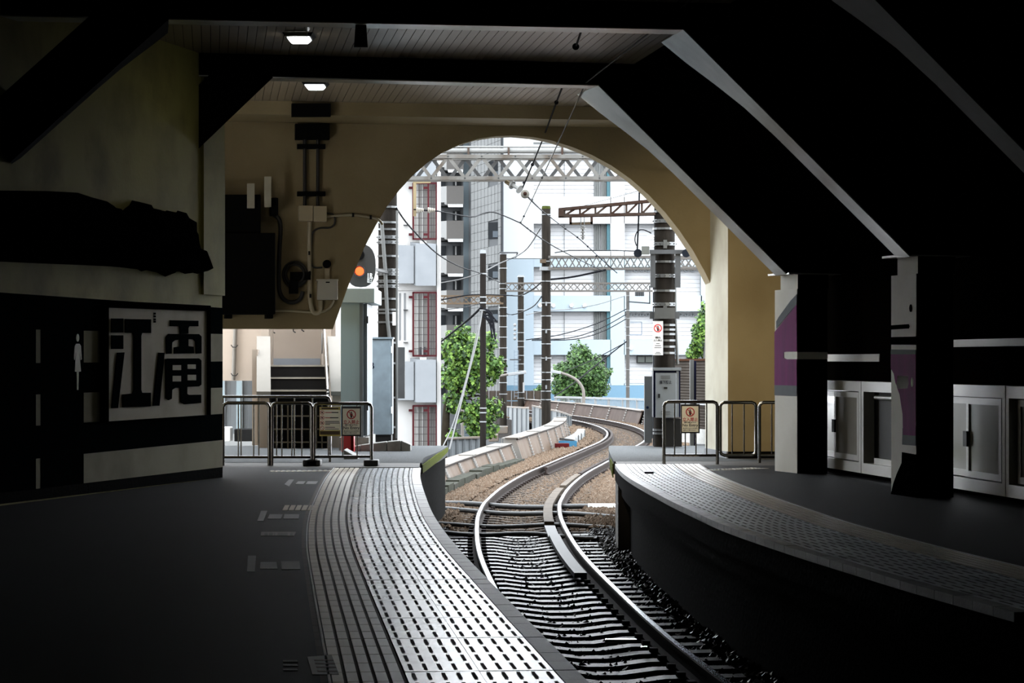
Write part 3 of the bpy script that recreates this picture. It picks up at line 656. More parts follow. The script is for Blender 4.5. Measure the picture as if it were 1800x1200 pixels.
# ------------------------------------------------------------------ lamps and fittings under the roof
lampm = M('lit_lamp_lens', (1, 1, 1), emit=(.93, .97, 1, 9))
frost = M('lamp_rim', (.45, .43, .33), .4)
for i, (x, y, lab) in enumerate(((526, 70, 'lit white ceiling lamp between the two cross beams'), (554, 153, 'lit white ceiling lamp nearest the arch wall'))):
    p = at(x, y, (CE-H-.05)*F/(HY-y)); p.z = CE
    r = root('ceiling_lamp', p, lab, 'lamp')
    m = MB().frustum([p+Vector(q) for q in ((-.15, -.2, -.0), (.15, -.2, 0), (.15, .2, 0), (-.15, .2, 0))], [p+Vector(q) for q in ((-.125, -.16, -.035), (.125, -.16, -.035), (.125, .16, -.035), (-.125, .16, -.035))])
    m.build('housing', blackm, r)
    m = MB().frustum([p+Vector(q) for q in ((-.115, -.15, -.035), (.115, -.15, -.035), (.115, .15, -.035), (-.115, .15, -.035))], [p+Vector(q) for q in ((-.08, -.12, -.075), (.08, -.12, -.075), (.08, .12, -.075), (-.08, .12, -.075))])
    m.build('lens', lampm, r, bevel=.01)
    L = bpy.data.lights.new('lamp_light', 'AREA'); L.shape = 'RECTANGLE'; L.size = .16; L.size_y = .24; L.energy = LAMP_W; L.color = (1, .88, .62)
    o = bpy.data.objects.new('lamp_light', L); COL.objects.link(o); o.parent = r; o.location = (0, 0, -.09)
    if i == 0: MB().b2(p+Vector((-.12, -.30, -.05)), p+Vector((.10, -.22, -.01))).build('driver_box', frost, r)
for i, (x, y, tx, ty, e, lab) in enumerate(((-.5, 26.95, 3.3, 31.9, 30, 'added warm fill lamp hidden behind the first beam, aimed at the pier'),)):  # added fill lamp, unseen behind the beam, brightens pier and arch wall
    p = Vector((x, y, CE)); r = root('fill_lamp', p, lab, 'lamp'); d = (Vector((tx, ty, .9))-(p-Z*.1)).normalized()
    MB().box(p-Z*.08, (.09, .26, .12), d.cross(Z).cross(Z)*-1).build('housing', blackm, r); MB().box(p-Z*.02, (.04, .1, .05)).build('bracket', blackm, r)
    MB().box(p-Z*.08+d*.055, (.012, .22, .09), d.cross(Z).cross(Z)*-1).build('lens', M('fill_lens', (1, .85, .55), emit=(1, .82, .5, 6)), r)
    L = bpy.data.lights.new('fill_light', 'AREA'); L.shape = 'RECTANGLE'; L.size = .2; L.size_y = .08; L.energy = e; L.color = (1, .86, .62); L.spread = math.radians(62)
    o = bpy.data.objects.new('fill_light', L); COL.objects.link(o); o.parent = r; o.location = -Z*.08+d*.10; o.rotation_euler = d.to_track_quat('-Z', 'Y').to_euler()
# bracket under beam two
p = B2.px(636, 52, -.1); MB().prism([p+Vector(q) for q in ((-.045, 0, .09), (.045, 0, .09), (.06, 0, -.14), (-.06, 0, -.14))], (0, .03, 0)).build('hanger_plate', blackm, label='black hanger plate with a bolt under the second cross beam', cat='bracket')

# fittings on the wall with the arch
def ar(x, y, o=0.): return AR.px(x, y, o)
def wallbox(name, x0, y0, x1, y1, th, mat, label, cat='box', extra=None, off=.0):
    o = MB().prism([ar(x0, y1, off), ar(x1, y1, off), ar(x1, y0, off), ar(x0, y0, off)], AR.n*th).build(name, mat, label=label, cat=cat, bevel=.004)
    return o
boxm = M('painted_box', (.46, .38, .24), .5, var=.1, scale=4); cabm = M('black_equipment', (.004, .004, .004), .8, spec=.04, var=.2)
condm = M('painted_conduit', (.42, .36, .24), .5, var=.15); cabl = M('dark_cable', (.02, .018, .016), .6)
jb = wallbox('junction_box', 524, 362, 549, 389, .11, boxm, 'left of the two junction boxes under the twin conduits')
jb2 = wallbox('junction_box', 550, 363, 573, 390, .11, boxm, 'right of the two junction boxes under the twin conduits')
gb = root('switch_box', ar(574, 510), 'pale grey switch box low on the arch wall near the curve', 'box')
MB().prism([ar(557, 527), ar(592, 527), ar(592, 493), ar(557, 493)], AR.n*.12).build('body', M('pale_grey_box', (.52, .49, .40), .45, var=.08), gb, bevel=.006)
MB().prism([ar(555, 494), ar(593, 494), ar(593, 491), ar(555, 491)], AR.n*.14).build('lid', M('pale_grey_box', (.52, .49, .40)), gb)
MB().prism([ar(571, 497.5, .12), ar(578, 497.5, .12), ar(578, 495.5, .12), ar(571, 495.5, .12)], AR.n*.003).build('label_plate', blackm, gb)
cc = root('equipment_cabinet', ar(436, 560), 'tall black equipment cabinet on the shaded left of the arch wall', 'cabinet')
MB().prism([ar(330, 553), ar(480, 553), ar(480, 412), ar(330, 412)], AR.n*.4).build('body', cabm, cc, bevel=.01)
MB().prism([ar(330, 412), ar(455, 412), ar(455, 345), ar(330, 345)], AR.n*.35).build('upper_body', cabm, cc, bevel=.01)
for x0, y0, x1, y1 in ((431, 326, 444, 369), (461, 314, 473, 367)):
    MB().prism([ar(x0, y1, .36), ar(x1, y1, .36), ar(x1, y0, .36), ar(x0, y0, .36)], AR.n*.02).build('terminal_plate', M('pale_plate', (.50, .47, .36), .5, var=.08), cc)
MB().prism([ar(474, 380), ar(486, 380), ar(486, 350), ar(474, 350)], AR.n*.3).build('plug_box', cabm, cc, bevel=.01)
for x in (400, 471): MB().prism([ar(x-6, 560), ar(x+6, 560), ar(x+6, 552), ar(x-6, 552)], AR.n*.3).build('foot', cabm, cc)
def pipe(name, pts, r, mat, label, cat='pipe', off=.03, clips=(), n=8):
    P = smooth([ar(x, y, off) for x, y in pts])
    ro = root(name, P[0], label, cat)
    MB().tube(P, r, n).build('run', mat, ro)
    for x, y in clips: MB().box(ar(x, y, off), (.025, .06, .05), AR.u).build('clip', blackm, ro)
    return ro
def smooth(P, k=4):
    if len(P) < 3: return P
    out = []
    for i in range(len(P)-1):
        p0, p1, p2, p3 = P[max(i-1, 0)], P[i], P[i+1], P[min(i+2, len(P)-1)]
        for j in range(k):
            t = j/k; out.append(.5*((2*p1)+(p2-p0)*t+(2*p0-5*p1+4*p2-p3)*t*t+(3*p1-p0-3*p2+p3)*t**3))
    return out+[P[-1]]
tw = root('twin_conduit', ar(546, 200), 'pair of dark conduits running up the arch wall to the ceiling', 'pipe')
for x in (535, 558): MB().tube([ar(x, 362, .05), ar(x, 219, .05)], .022, 8).build('run', cabl, tw)
for y in (258, 341): MB().prism([ar(522, y+4), ar(571, y+4), ar(571, y-4), ar(522, y-4)], AR.n*.09).build('bracket', cabm, tw)
MB().prism([ar(518, 246), ar(578, 246), ar(578, 219), ar(518, 219)], AR.n*.12).build('trunking', cabm, tw)
MB().prism([PF.px(512, 206, .003), PF.px(580, 206, .003), PF.px(580, 183, .003), PF.px(512, 183, .003)], PF.n*.1).build('trunking', cabm, tw)
pipe('wall_conduit', [(544, 390), (543.5, 430), (544, 480), (545, 525), (549, 546), (556, 550), (562, 545), (563, 528)], .03, condm, 'painted conduit dropping from the junction boxes to the switch box', clips=((543, 445), (544, 480), (545, 520)))
pipe('wall_cable', [(573, 381), (592, 379), (620, 378), (645, 381), (664, 386), (672, 395)], .016, condm, 'cable run from the junction boxes to the edge of the arch', 'cable', clips=((620, 378), (651, 382)))
pipe('wall_cable', [(573, 374), (586, 378), (588, 392), (580, 400), (562, 401), (550, 408), (547, 425), (547, 462), (552, 470), (566, 470)], .012, cabl, 'thin dark cable looping under the right junction box', 'cable')
pipe('wall_cable', [(482, 378), (490, 385), (493, 402), (491, 440), (490, 490), (492, 515), (503, 529), (517, 531), (528, 524), (532, 512)], .026, cabl, 'thick dark hose hanging in a long bend beside the black cabinet', 'cable')
pipe('wall_cable', [(482, 546), (510, 546), (535, 548), (560, 549), (577, 543), (585, 531), (585, 528)], .014, condm, 'cable along the foot of the arch wall into the switch box', 'cable')
dv = root('round_sounder', ar(574, 463), 'round black sounder beside the conduit on the arch wall', 'sounder')
MB().disc(ar(574, 464), AR.n, .052, .08, 16).build('body', cabm, dv)
MB().prism([ar(570, 492), ar(579, 492), ar(579, 472), ar(570, 472)], AR.n*.04).build('arm', boxm, dv)
hc = root('coiled_cable', ar(518, 490), 'coil of black cable hung on the arch wall beside the black cabinet', 'cable coil')
for k, (rr, ox) in enumerate(((21, 0), (18, 2), (16, -1))):
    MB().tube([ar(518+ox+rr*math.cos(a*.2618), 482+rr*1.05*math.sin(a*.2618), .04+.02*k) for a in range(25)], .016, 6).build('loop', cabl, hc)
MB().prism([ar(510, 492), ar(545, 492), ar(545, 478), ar(510, 478)], AR.n*.09).build('holder', cabm, hc)
MB().prism([ar(508, 516), ar(523, 516), ar(523, 494), ar(508, 494)], AR.n*.12).build('connector', cabm, hc)

# ------------------------------------------------------------------ barriers at the platform ends
red = M('sign_red', (.42, .02, .02), .5); signw = M('sign_ivory', (.80, .76, .62), .4, var=.05); signk = M('sign_black', (.01, .01, .01), .5); yel = M('sign_yellow', (.42, .34, .08), .5, var=.1); brn = M('sign_brown', (.055, .03, .012), .5)
def barrier(label, x0, x1, ytop, ybot, yrail, Y, feet=(), bal=3, group='steel barriers', r=.02, rb=.009, t=.0, single=True):
    Pl = Plane((x0-HX)*Y/F, Y, t)
    a, b = Pl.px(x0, ytop), Pl.px(x1, ytop); zt_, zr = a.z, Pl.px(x0, yrail).z
    rt = root('barrier', Vector(((a.x+b.x)/2, (a.y+b.y)/2, 0)), label, 'barrier', group)
    A, B = Vector((a.x, a.y, 0)), Vector((b.x, b.y, 0)); d = (B-A).normalized(); q = .05
    loop = [A+Z*(0 if single else zr+q), A+Z*(zt_-q), A+Z*(zt_-.015)+d*.015, A+Z*zt_+d*q, B+Z*zt_-d*q, B+Z*(zt_-.015)-d*.015, B+Z*(zt_-q), B+Z*(0 if single else zr+q)]
    if not single: loop += [B+Z*(zr+.015)-d*.015, B+Z*zr-d*q, A+Z*zr+d*q, A+Z*(zr+.015)+d*.015, A+Z*(zr+q)]
    MB().tube(loop, r, 8).build('frame', steelm, rt)
    if single: MB().tube([A+Z*zr, B+Z*zr], r*.8, 8).build('bottom_rail', steelm, rt)
    L = (B-A).length
    for i in range(bal):
        p = A+d*(L*(i+1)/(bal+1)); MB().tube([p+Z*zr, p+Z*zt_], rb, 6).build('baluster', steelm, rt)
    for f in feet:
        p = A+d*(L*f); MB().box(p+Z*.035, (.17, .3, .07), d).build('rubber_foot', rubber, rt, bevel=.012)
    return rt, Pl
b1, _ = barrier('steel barrier beside the striped wall, partly hidden by it', 392, 473, 708, 818, 803, 29.55, bal=2)
b2, _ = barrier('steel barrier in front of the dark grid under the stairs', 478, 548, 708, 818, 803, 29.55, feet=(.98,), bal=3)
b3, PB = barrier('steel barrier carrying two notices on rubber feet', 552, 653, 709, 818, 802, 29.55, feet=(.0, 1.0,), bal=3)
b4, PC = barrier('steel barrier with a No Entry notice on the right platform', 1167, 1261, 706, 815, 800, 29.95, bal=4)
b5, _ = barrier('rounded steel gate panel between two barriers on the right platform', 1266, 1329, 707, 802, 800, 30.3, bal=2, single=False)
b6, _ = barrier('steel barrier half hidden by the painted pillar', 1335, 1400, 707, 812, 800, 30.3, bal=2)
bb, _ = barrier('second steel barrier standing behind the left ones', 330, 580, 697, 812, 803, 30.6, bal=7, r=.017)
# notices
def notice(name, label, Pl, x0, x1, y0, y1, off=.03):
    r = root(name, Pl.px((x0+x1)/2, y1, off), label, 'notice')
    def q(u, v, o=0.): return Pl.px(x0+(x1-x0)*u, y0+(y1-y0)*v, off+o)
    def rect(nm, u0, v0, u1, v1, o, th, mat): return MB().prism([q(u0, v1, o), q(u1, v1, o), q(u1, v0, o), q(u0, v0, o)], Pl.n*th).build(nm, mat, r)
    return r, q, rect
def forbid(r, c, n, u, rad, mat=None, figure=True):
    mat = mat or red
    MB().disc(c, n, rad, .002, 24, rad*.78).bar(c+n*.0015+(u*-.6+Z*.6)*rad, c+n*.0015+(u*.6-Z*.6)*rad, rad*.16, .002, n).build('prohibition_ring', mat, r)
    if figure:
        m = MB(); f = rad/.1
        m.disc(c+Z*.043*f, n, .016*f, .001, 10)
        m.prism([c+u*a*f+Z*b*f for a, b in ((-.024, .024), (.024, .024), (.03, -.02), (.02, -.022), (.018, -.07), (-.018, -.07), (-.02, -.022), (-.03, -.02))], n*.001)
        m.build('walking_figure', signk, r)
def no_entry(label, Pl, x0, x1, y0, y1):
    r, q, rect = notice('no_entry_sign', label, Pl, x0, x1, y0, y1)
    rect('backing', 0, 0, 1, 1, 0, .012, signk); rect('face', .07, .07, .93, .95, .012, .001, signw)
    w = (q(1, 0)-q(0, 0)).length; o = .0135
    forbid(r, q(.5, .27, o), Pl.n, Pl.u, w*.235)
    text('立入禁止', q(.5, .535, o), w*.21, Pl.u, red, r, w*.80)
    text('関係者以外の', q(.5, .63, o), w*.09, Pl.u, signk, r, w*.62)
    text('No Entry', q(.5, .725, o), w*.20, Pl.u, signk, r, w*.82)
    text('禁止区域に立ち入る行為は', q(.5, .835, o), w*.07, Pl.u, signk, r, w*.76)
    text('法律により罰せられます', q(.46, .90, o), w*.07, Pl.u, signk, r, w*.66)
no_entry('black framed No Entry notice on the left platform barrier', PB, 600.5, 635.5, 714, 766)
no_entry('black framed No Entry notice on the right platform barrier', PC, 1196, 1229.5, 710, 761)
r, q, rect = notice('rules_notice', 'yellow edged notice with four red prohibition signs on the left barrier', PB, 562, 599, 715, 766)
rect('backing', 0, 0, 1, 1, 0, .01, yel); rect('face', .02, .10, .98, .80, .01, .001, signw); rect('heading', .1, .02, .9, .08, .01, .0015, brn); rect('footer', .03, .83, .97, .95, .01, .0015, brn)
w = (q(1, 0)-q(0, 0)).length
for k, v in enumerate((.19, .37, .55, .73)):
    forbid(r, q(.13, v, .0115), PB.n, PB.u, w*.10, figure=False)
    if k != 3: MB().disc(q(.13, v, .0115), PB.n, w*.045, .001, 8).build('symbol', signk, r)
for v, u1, mt in ((.19, .58, red), (.37, .5, red)):
    rect('print_line', .27, v-.012, u1, v+.012, .0115, .0008, mt); rect('print_line', u1, v-.018, .9, v+.016, .0115, .0008, signk)
for v, u1 in ((.50, .94), (.55, .96), (.60, .5), (.70, .74), (.76, .92)): rect('print_line', .27, v-.012, u1, v+.012, .0115, .0008, signk)
# ------------------------------------------------------------------ the stairs behind the left barrier
beige = M('beige_stair_paint', (.40, .325, .26), .6, var=.06, scale=2, dirt=(.33, .265, .21), dscale=1)
beige_l = MO('pale_stair_paint', (.74, .68, .60), .6, var=.05)
stepd = M('dark_stair_riser', (.008, .007, .0065), .8, spec=.08, var=.3, scale=5); stepe = M('worn_step_edge', (.32, .29, .24), .4, var=.2, scale=8)
ST = root('staircase', (-3.10, 36.5, 0), 'concrete staircase with beige sides rising behind the left barrier', 'staircase')
zs = [1.165, .985, .80, .615, .43, .245, .07]
for i, z in enumerate(zs):
    Yf = 37.4-.28*i
    MB().b2((-3.55, Yf, 0), (-2.64, Yf+.6, z)).build('step', stepd, ST)
    MB().b2((-3.55, Yf-.012, z-.018), (-2.64, Yf+.28, z+.004)).build('step_edge', stepe, ST)
MB().b2((-3.7, 38.0, 0), (-2.6, 39.2, 1.165)).build('landing', stepd, ST)
MB().b2((-3.75, 39.0, 1.16), (-2.5, 39.2, 3.2)).build('back_wall', beige, ST)
MB().b2((-3.6, 38.97, 1.17), (-2.74, 39.0, 1.27)).build('base_band', greyp, ST)
a = MB().b2((-2.72, 37.9, 1.16), (-2.6, 39.0, 3.2)); a.build('side_wall', beige, ST)
c = at(561, 603, 38.0); MB().disc(Vector((-2.725, 38.3, c.z+.0)), (-1, 0, 0), .16, .01, 24).build('round_opening', MO('bright_opening', (.85, .85, .82), .4), ST)
for xa, xb, nm in ((-3.70, -3.54, 'l'), (-2.65, -2.49, 'r')):
    MB().prism([(xa, 35.5, 0), (xa, 35.5, .74), (xa, 37.3, 1.52), (xa, 38.0, 1.52), (xa, 38.0, 0)], (xb-xa, 0, 0)).build('balustrade', beige, ST)
    MB().prism([(xa-.02, 35.48, .74), (xa-.02, 35.48, .80), (xa-.02, 37.35, 1.60), (xa-.02, 37.35, 1.52)], (xb-xa+.04, 0, 0)).build('coping', beige_l, ST)
for dz in (.0, .09, .17):
    MB().tube([(-2.72, 35.3, .72+dz*.6), (-2.72, 37.7, 1.75+dz*.6)], .018, 8).build('handrail', steelm, ST)
for i, (x, y) in enumerate(((507, 583), (543, 582), (558, 580))):
    p = at(x, y, 38.9); MB().tube([p+Z*.06, p, p+Vector((.03, -.03, -.02))], .01, 6).build('hook', blackm, ST)
MB().b2((-3.66, 37.4, 1.42), (-3.54, 38.4, 3.2)).build('corner_post', beige, ST)
ST.rotation_euler = (0, 0, .10)
# beige wall left of the stairs, over a pale curtain
lw = root('stair_side_wall', (-4.2, 38, 0), 'beige wall above a pale ribbed screen, left of the stairs', 'wall', kind='structure')
MB().b2((-5.6, 38.2, .93), (-3.66, 38.4, 3.2)).build('panel', beige, lw)
MB().tube([at(414, 560, 38.16), at(410, 668, 38.16)], .03, 8).build('drain_pipe', beige_l, lw)
for y in (608, 658): MB().tube([at(406, y-2, 38.1), at(409, y+2, 38.1), at(415, y+2, 38.1), at(418, y-2, 38.1)], .008, 6).build('pipe_clip', blackm, lw)
MB().b2((-3.8, 36.6, 0), (-3.72, 38.2, 1.4)).build('jamb', beige, lw)
cu = root('ribbed_screen', (-4.1, 38.8, 0), 'pale blue ribbed plastic screen low beside the stairs', 'screen')
x = -5.0; k = 0
cms = [M('pale_blue_plastic', (.48, .60, .66), .3, var=.1), MO('white_plastic_rib', (.75, .80, .84), .3)]
while x < -3.85:
    MB().b2((x, 38.9-.015*(k % 3), .1), (x+.085, 38.95, .95)).build('rib', cms[1 if k in (6, 7, 9, 10) else 0], cu); x += .09; k += 1
tag(MB().b2((-4.25, 38.3, .0), (-3.9, 38.7, .19)).build('dark_crate', blackm, bevel=.01), 'black crate at the foot of the ribbed screen', 'crate')
tag(MB().b2((-4.62, 38.2, .0), (-4.3, 38.6, .22)).build('white_tub', whiteln, bevel=.02), 'white tub at the foot of the ribbed screen by the striped wall', 'tub')
# grid of bars closing the space under the stairs
gr = root('bar_grid', (-3.1, 35.3, 0), 'beige bar grid standing before the dark foot of the stairs', 'grid')
barm = MO('beige_bar', (.42, .36, .27), .5, var=.1)
for x in (480, 495, 506, 513, 531, 545, 556, 566, 576): MB().bar(at(x, 712, 35.2), at(x, 800, 35.2), .018).build('upright', barm, gr)
for y in (731, 754, 777): MB().bar(at(478, y, 35.2), at(578, y, 35.2), .018).build('crossbar', barm, gr)
MB().b2((-3.4, 35.32, 0), (-2.6, 35.36, .74)).build('dark_panel', MO('dark_board', (.012, .011, .01), .7), gr)
tag(MB().tube([at(545, 798, 34.9), at(576, 793, 34.9)], .04, 8).build('rolled_sheet', beige_l), 'pale roll lying at the foot of the bar grid', 'roll')
# low concrete kerb stones, step block and red box outside
kp = [(604, 788), (633, 782), (655, 779), (680, 776), (705, 774), (722, 781)]
ks = root('kerb_wall', (-1.9, 34.5, 0), 'low wall of concrete kerb stones under the grey cabinet', 'kerb')
stonem = M('pale_concrete_stone', (.20, .20, .19), .8, spec=.1, var=.25, scale=5, bump=.3, dirt=(.13, .13, .12), dscale=4)
for (xa, ya), (xb, yb) in zip(kp, kp[1:]):
    a, b = at(xa, ya, 34.2), at(xb, yb, 34.2); a2, b2_ = Vector((a.x, a.y, 0)), Vector((b.x, b.y, 0)); g = (b2_-a2)*.02
    MB().frustum([a2+g, b2_-g, b2_-g+UY*.3, a2+g+UY*.3], [a+g, b-g, b-g+UY*.3, a+g+UY*.3]).build('kerb_stone', stonem, ks, bevel=.01)
tag(MB().prism([at(604, 812, 31.5), at(629, 812, 31.5), at(629, 804, 31.5), at(604, 790, 31.5)], (0, .6, 0)).build('ramp_block', stonem, bevel=.01), 'pale concrete ramp block behind the notice barrier', 'block')
rb = root('red_box', at(610, 785, 33.9), 'red fire extinguisher box low behind the notice barrier', 'fire box')
MB().b2((-2.31, 33.9, 0), (-2.14, 34.1, .235)).build('body', M('fire_red', (.55, .02, .025), .4), rb, bevel=.006)
MB().b2((-2.18, 33.88, .01), (-2.15, 33.9, .225)).build('edge', MO('fire_dark_red', (.25, .01, .01), .4), rb)
# booth and cabinet
bl = M('grey_green_booth', (.42, .58, .64), .45, var=.05, scale=2); trimm = MO('pale_blue_trim', (.66, .76, .84), .3); cabg = M('mottled_grey_blue', (.19, .24, .28), .5, var=.14, scale=14, dirt=(.15, .19, .22), dscale=5)
bo = root('equipment_booth', (-2.3, 34.5, .15), 'grey green equipment booth with an overhanging roof edge, left of the pole', 'booth')
MB().b2((-2.36, 34.5, .18), (-2.1, 36.0, 2.04)).build('body', bl, bo)
MB().b2((-2.5, 34.42, 2.03), (-1.89, 36.2, 2.235)).build('roof', M('booth_roof', (.42, .52, .53), .4, var=.06, scale=3, stretch=(6, 1, 1)), bo, bevel=.01)
MB().b2((-2.1, 34.49, .18), (-2.05, 36.0, 2.04)).build('corner_trim', trimm, bo)
MB().b2((-2.045, 34.55, .2), (-2.0, 35.9, 2.02)).build('door_edge', MO('booth_side', (.52, .62, .68), .4), bo)
for z in (.55, 1.75): MB().b2((-2.0, 34.53, z), (-1.985, 34.56, z+.1)).build('hinge', blackm, bo)
MB().b2((-2.38, 34.45, 0), (-1.97, 36.1, .18)).build('plinth', stonem, bo)
ca = root('relay_cabinet', (-1.97, 37.5, 0), 'mottled blue grey steel cabinet lettered 2B, before the left pole', 'cabinet')
MB().b2((-2.25, 37.3, .13), (-1.81, 37.7, 1.56)).build('body', cabg, ca, bevel=.01)
MB().b2((-1.81, 37.31, .14), (-1.785, 37.69, 1.56)).build('side_edge', trimm, ca)
MB().b2((-2.27, 37.28, 1.56), (-1.77, 37.72, 1.585)).build('lid', cabg, ca)
MB().b2((-2.25, 37.32, 0.02), (-1.8, 37.7, .13)).build('base', blackm, ca)
for z in (.45, 1.35): MB().b2((-1.80, 37.27, z), (-1.785, 37.3, z+.1)).build('hinge', whiteln, ca)
text('2B', at(649.5, 643, 37.295), .14, UX, MO('letter_navy', (.01, .015, .04), .5), ca, .14)
# signal with a lit red lamp
si = root('signal_head', at(634, 500, 35.6), 'black oval signal head with a lit red lamp beside the arch', 'signal')
cs = at(634, 467, 35.6); ov = [cs+Vector((.222*math.cos(a*.2618), 0, .30*math.sin(a*.2618)+(.06 if math.sin(a*.2618) >= 0 else -.06)*0)) for a in range(24)]
ov = [cs+Vector((.215*math.copysign(abs(math.cos(a*.2618))**.75, math.cos(a*.2618)), 0, .305*math.copysign(abs(math.sin(a*.2618))**.85, math.sin(a*.2618)))) for a in range(24)]
MB().prism(ov, (0, .04, 0)).build('backboard', signk, si)
lc = at(632, 476.5, 35.58)
MB().disc(lc+UY*.015, (0, -1, 0), .062, .015, 20).build('lens', M('signal_lamp_lit', (1, .1, .02), emit=(1, .085, .02, 3.2)), si)
MB().disc(lc+UY*.01, (0, -1, 0), .085, .12, 20, .072).build('visor', signk, si)
MB().disc(at(632, 448, 35.58)+UY*.01, (0, -1, 0), .07, .012, 20).build('dark_lens', MO('dark_lens', (.02, .02, .02), .1), si)
text('1R', at(650, 485, 35.59), .10, UX, whiteln, si, .075)
text('出発', at(650, 493, 35.59), .08, UX, whiteln, si, .075)
MB().bar(cs+UY*.04, (-1.9, 38.4, cs.z), .04).build('arm', blackm, si)

# ------------------------------------------------------------------ poles beside the track
polem = MO('weathered_concrete_pole', (.055, .046, .037), .8, spec=.03, var=.35, scale=4, bump=.15, stretch=(4, 4, .5), dirt=(.028, .023, .019), dscale=2.5)
poled = MO('dark_brown_pole', (.03, .025, .022), .8, spec=.03, var=.3, scale=4, stretch=(4, 4, .5)); galv = MO('galvanised_strap', (.52, .54, .55), .35, metal=.6, var=.15)
capm = MO('pale_pole_cap', (.55, .58, .60), .5); mossy = MO('mossy_pole_top', (.10, .12, .03), .9, var=.5, scale=10)
def pole(name, label, c, Y, r, z0, z1, straps, mat, cap=None, group=None, cat='pole', perf=(), pins=()):
    x = (c-HX)*Y/F; ro = root(name, (x, Y, z0), label, cat, group)
    MB().tube([(x, Y, z0), (x, Y, z1)], r*1.04, 14, r*.97).build('shaft', mat, ro)
    ring = MB(); ring.disc((0, 0, 0), Z, r*1.12, .03, 16, r*.98)
    first = None
    for y in straps:
        z = H-(y-HY)*Y/F
        if first is None: first = ring.build('strap', galv, ro, local=True); o = first
        else: o = copy_of(first, ro)
        o.location = (0, 0, z-z0)
    for y in perf:
        z = H-(y-HY)*Y/F; m = MB().disc((x, Y, z), Z, r*1.12, .05, 16, r*.98); b = m.build('perforated_band', galv, ro)
        m = MB()
        for k in range(7):
            a = math.pi*(1+(k+.5)/7); m.box((x+math.cos(a)*r*1.13, Y+math.sin(a)*r*1.13, z+.025), (.016, .012, .02), (-math.sin(a), math.cos(a), 0))
        m.build('band_holes', signk, b, kind='stuff')
    for y in pins:
        z = H-(y-HY)*Y/F; MB().box((x, Y-r-.02, z), (.05, .05, .12)).build('bolt_clamp', galv, ro)
    if cap: MB().tube([(x, Y, z1-.02), (x, Y, z1+.07)], r*1.02, 14, r*.9).build('cap', cap, ro)
    return ro
pl = pole('concrete_pole', 'big left concrete pole behind the signal, with perforated bands', 681.5, 38.5, .148, -.1, 4.0, [366, 393, 405, 452, 527, 546, 552, 568, 604, 640, 700, 752], polem, perf=(420, 429, 478, 484.5, 497.5, 506))
MB().tube([at(671, 390, 38.25), at(677, 470, 38.25), at(681, 560, 38.25), at(685, 600, 38.25)], .028, 8).build('conduit', MO('grey_conduit', (.42, .43, .42), .4), pl)
MB().tube([at(698, 370, 38.3), at(697.5, 600, 38.3), at(697, 770, 38.3)], .018, 8).build('conduit', MATS['grey_conduit'], pl)
MB().box(at(693, 560, 38.3), (.05, .06, .2)).build('number_plate', whiteln, pl)
MB().b2(at(696, 610, 38.4), at(712, 700, 38.5)).build('steel_stub', MO('grey_steel', (.30, .31, .32), .5, var=.2), pl)
pr = pole('concrete_pole', 'big right concrete pole behind the barrier, carrying the lattice beams', 1168, 36, .152, -.02, 4.4, [374, 404, 462, 513, 573, 581, 589, 600, 611, 622, 757, 763], polem, perf=(392, 432, 488, 538), pins=(430, 545))
MB().tube([at(1186, 470, 35.95), at(1187, 560, 35.95), at(1191, 640, 35.95)], .022, 8).build('conduit', MATS['grey_conduit'], pr)
for y0, y1 in ((439, 446), (548, 560)):
    MB().b2(at(1142, y1, 35.8), at(1205 if y0 == 439 else 1194, y0, 35.85)).build('crossarm', MO('grey_steel', (.30, .31, .32), .5), pr)
MB().b2(at(1150, y1, 35.75), at(1186, 541, 35.8)).build('clamp_plate', galv, pr)
MB().b2(at(1152, 505, 35.82), at(1143, 440, 35.86)).build('steel_bracket', MATS['grey_steel'], pr)
MB().b2(at(1187, 505, 35.82), at(1196, 440, 35.86)).build('steel_bracket', MATS['grey_steel'], pr)
for x, y in ((1121, 445), (1206, 445)):
    p = at(x, y, 35.8); MB().disc(p, (0, -1, 0), .06, .06, 14).build('pulley', MO('dark_blue_grey_metal', (.05, .06, .08), .5), pr)
MB().b2(at(1148, 785, 36.3), at(1155, 470, 36.4)).build('dark_channel', MO('dark_blue_grey_metal', (.05, .06, .08)), pr)
m = MB()
for k in range(5): m.disc(at(1144, 416+4.5*k, 35.9), Z, .05-.004*(k % 2), .018, 10)
m.build('insulator_stack', whiteln, pr)
MB().b2(at(1128, 447, 35.7), at(1141, 433, 35.78)).build('terminal_box', MO('pale_terminal', (.5, .52, .48), .5), pr)
# notice on the right pole
PR = Plane(2.0, 35.78, 0)
r, q, rect = notice('track_warning_sign', 'tall white warning plate with a red ring on the big right pole', PR, 1147.5, 1165.5, 564, 624, 0)
rect('plate', 0, 0, 1, 1, 0, .006, M('sign_white', (.78, .78, .78), .4)); w = (q(1, 0)-q(0, 0)).length
forbid(r, q(.5, .21, .007), PR.n, PR.u, w*.40)
text('構内', q(.5, .49, .007), w*.22, UX, signk, r, w*.5); text('立入禁止', q(.5, .57, .007), w*.2, UX, signk, r, w*.82)
for v, ww in ((.66, .34), (.72, .6), (.78, .7), (.92, .4), (.96, .6)): rect('print_line', .5-ww/2, v-.008, .5+ww/2, v+.008, .0065, .0008, MATS['sign_black'])
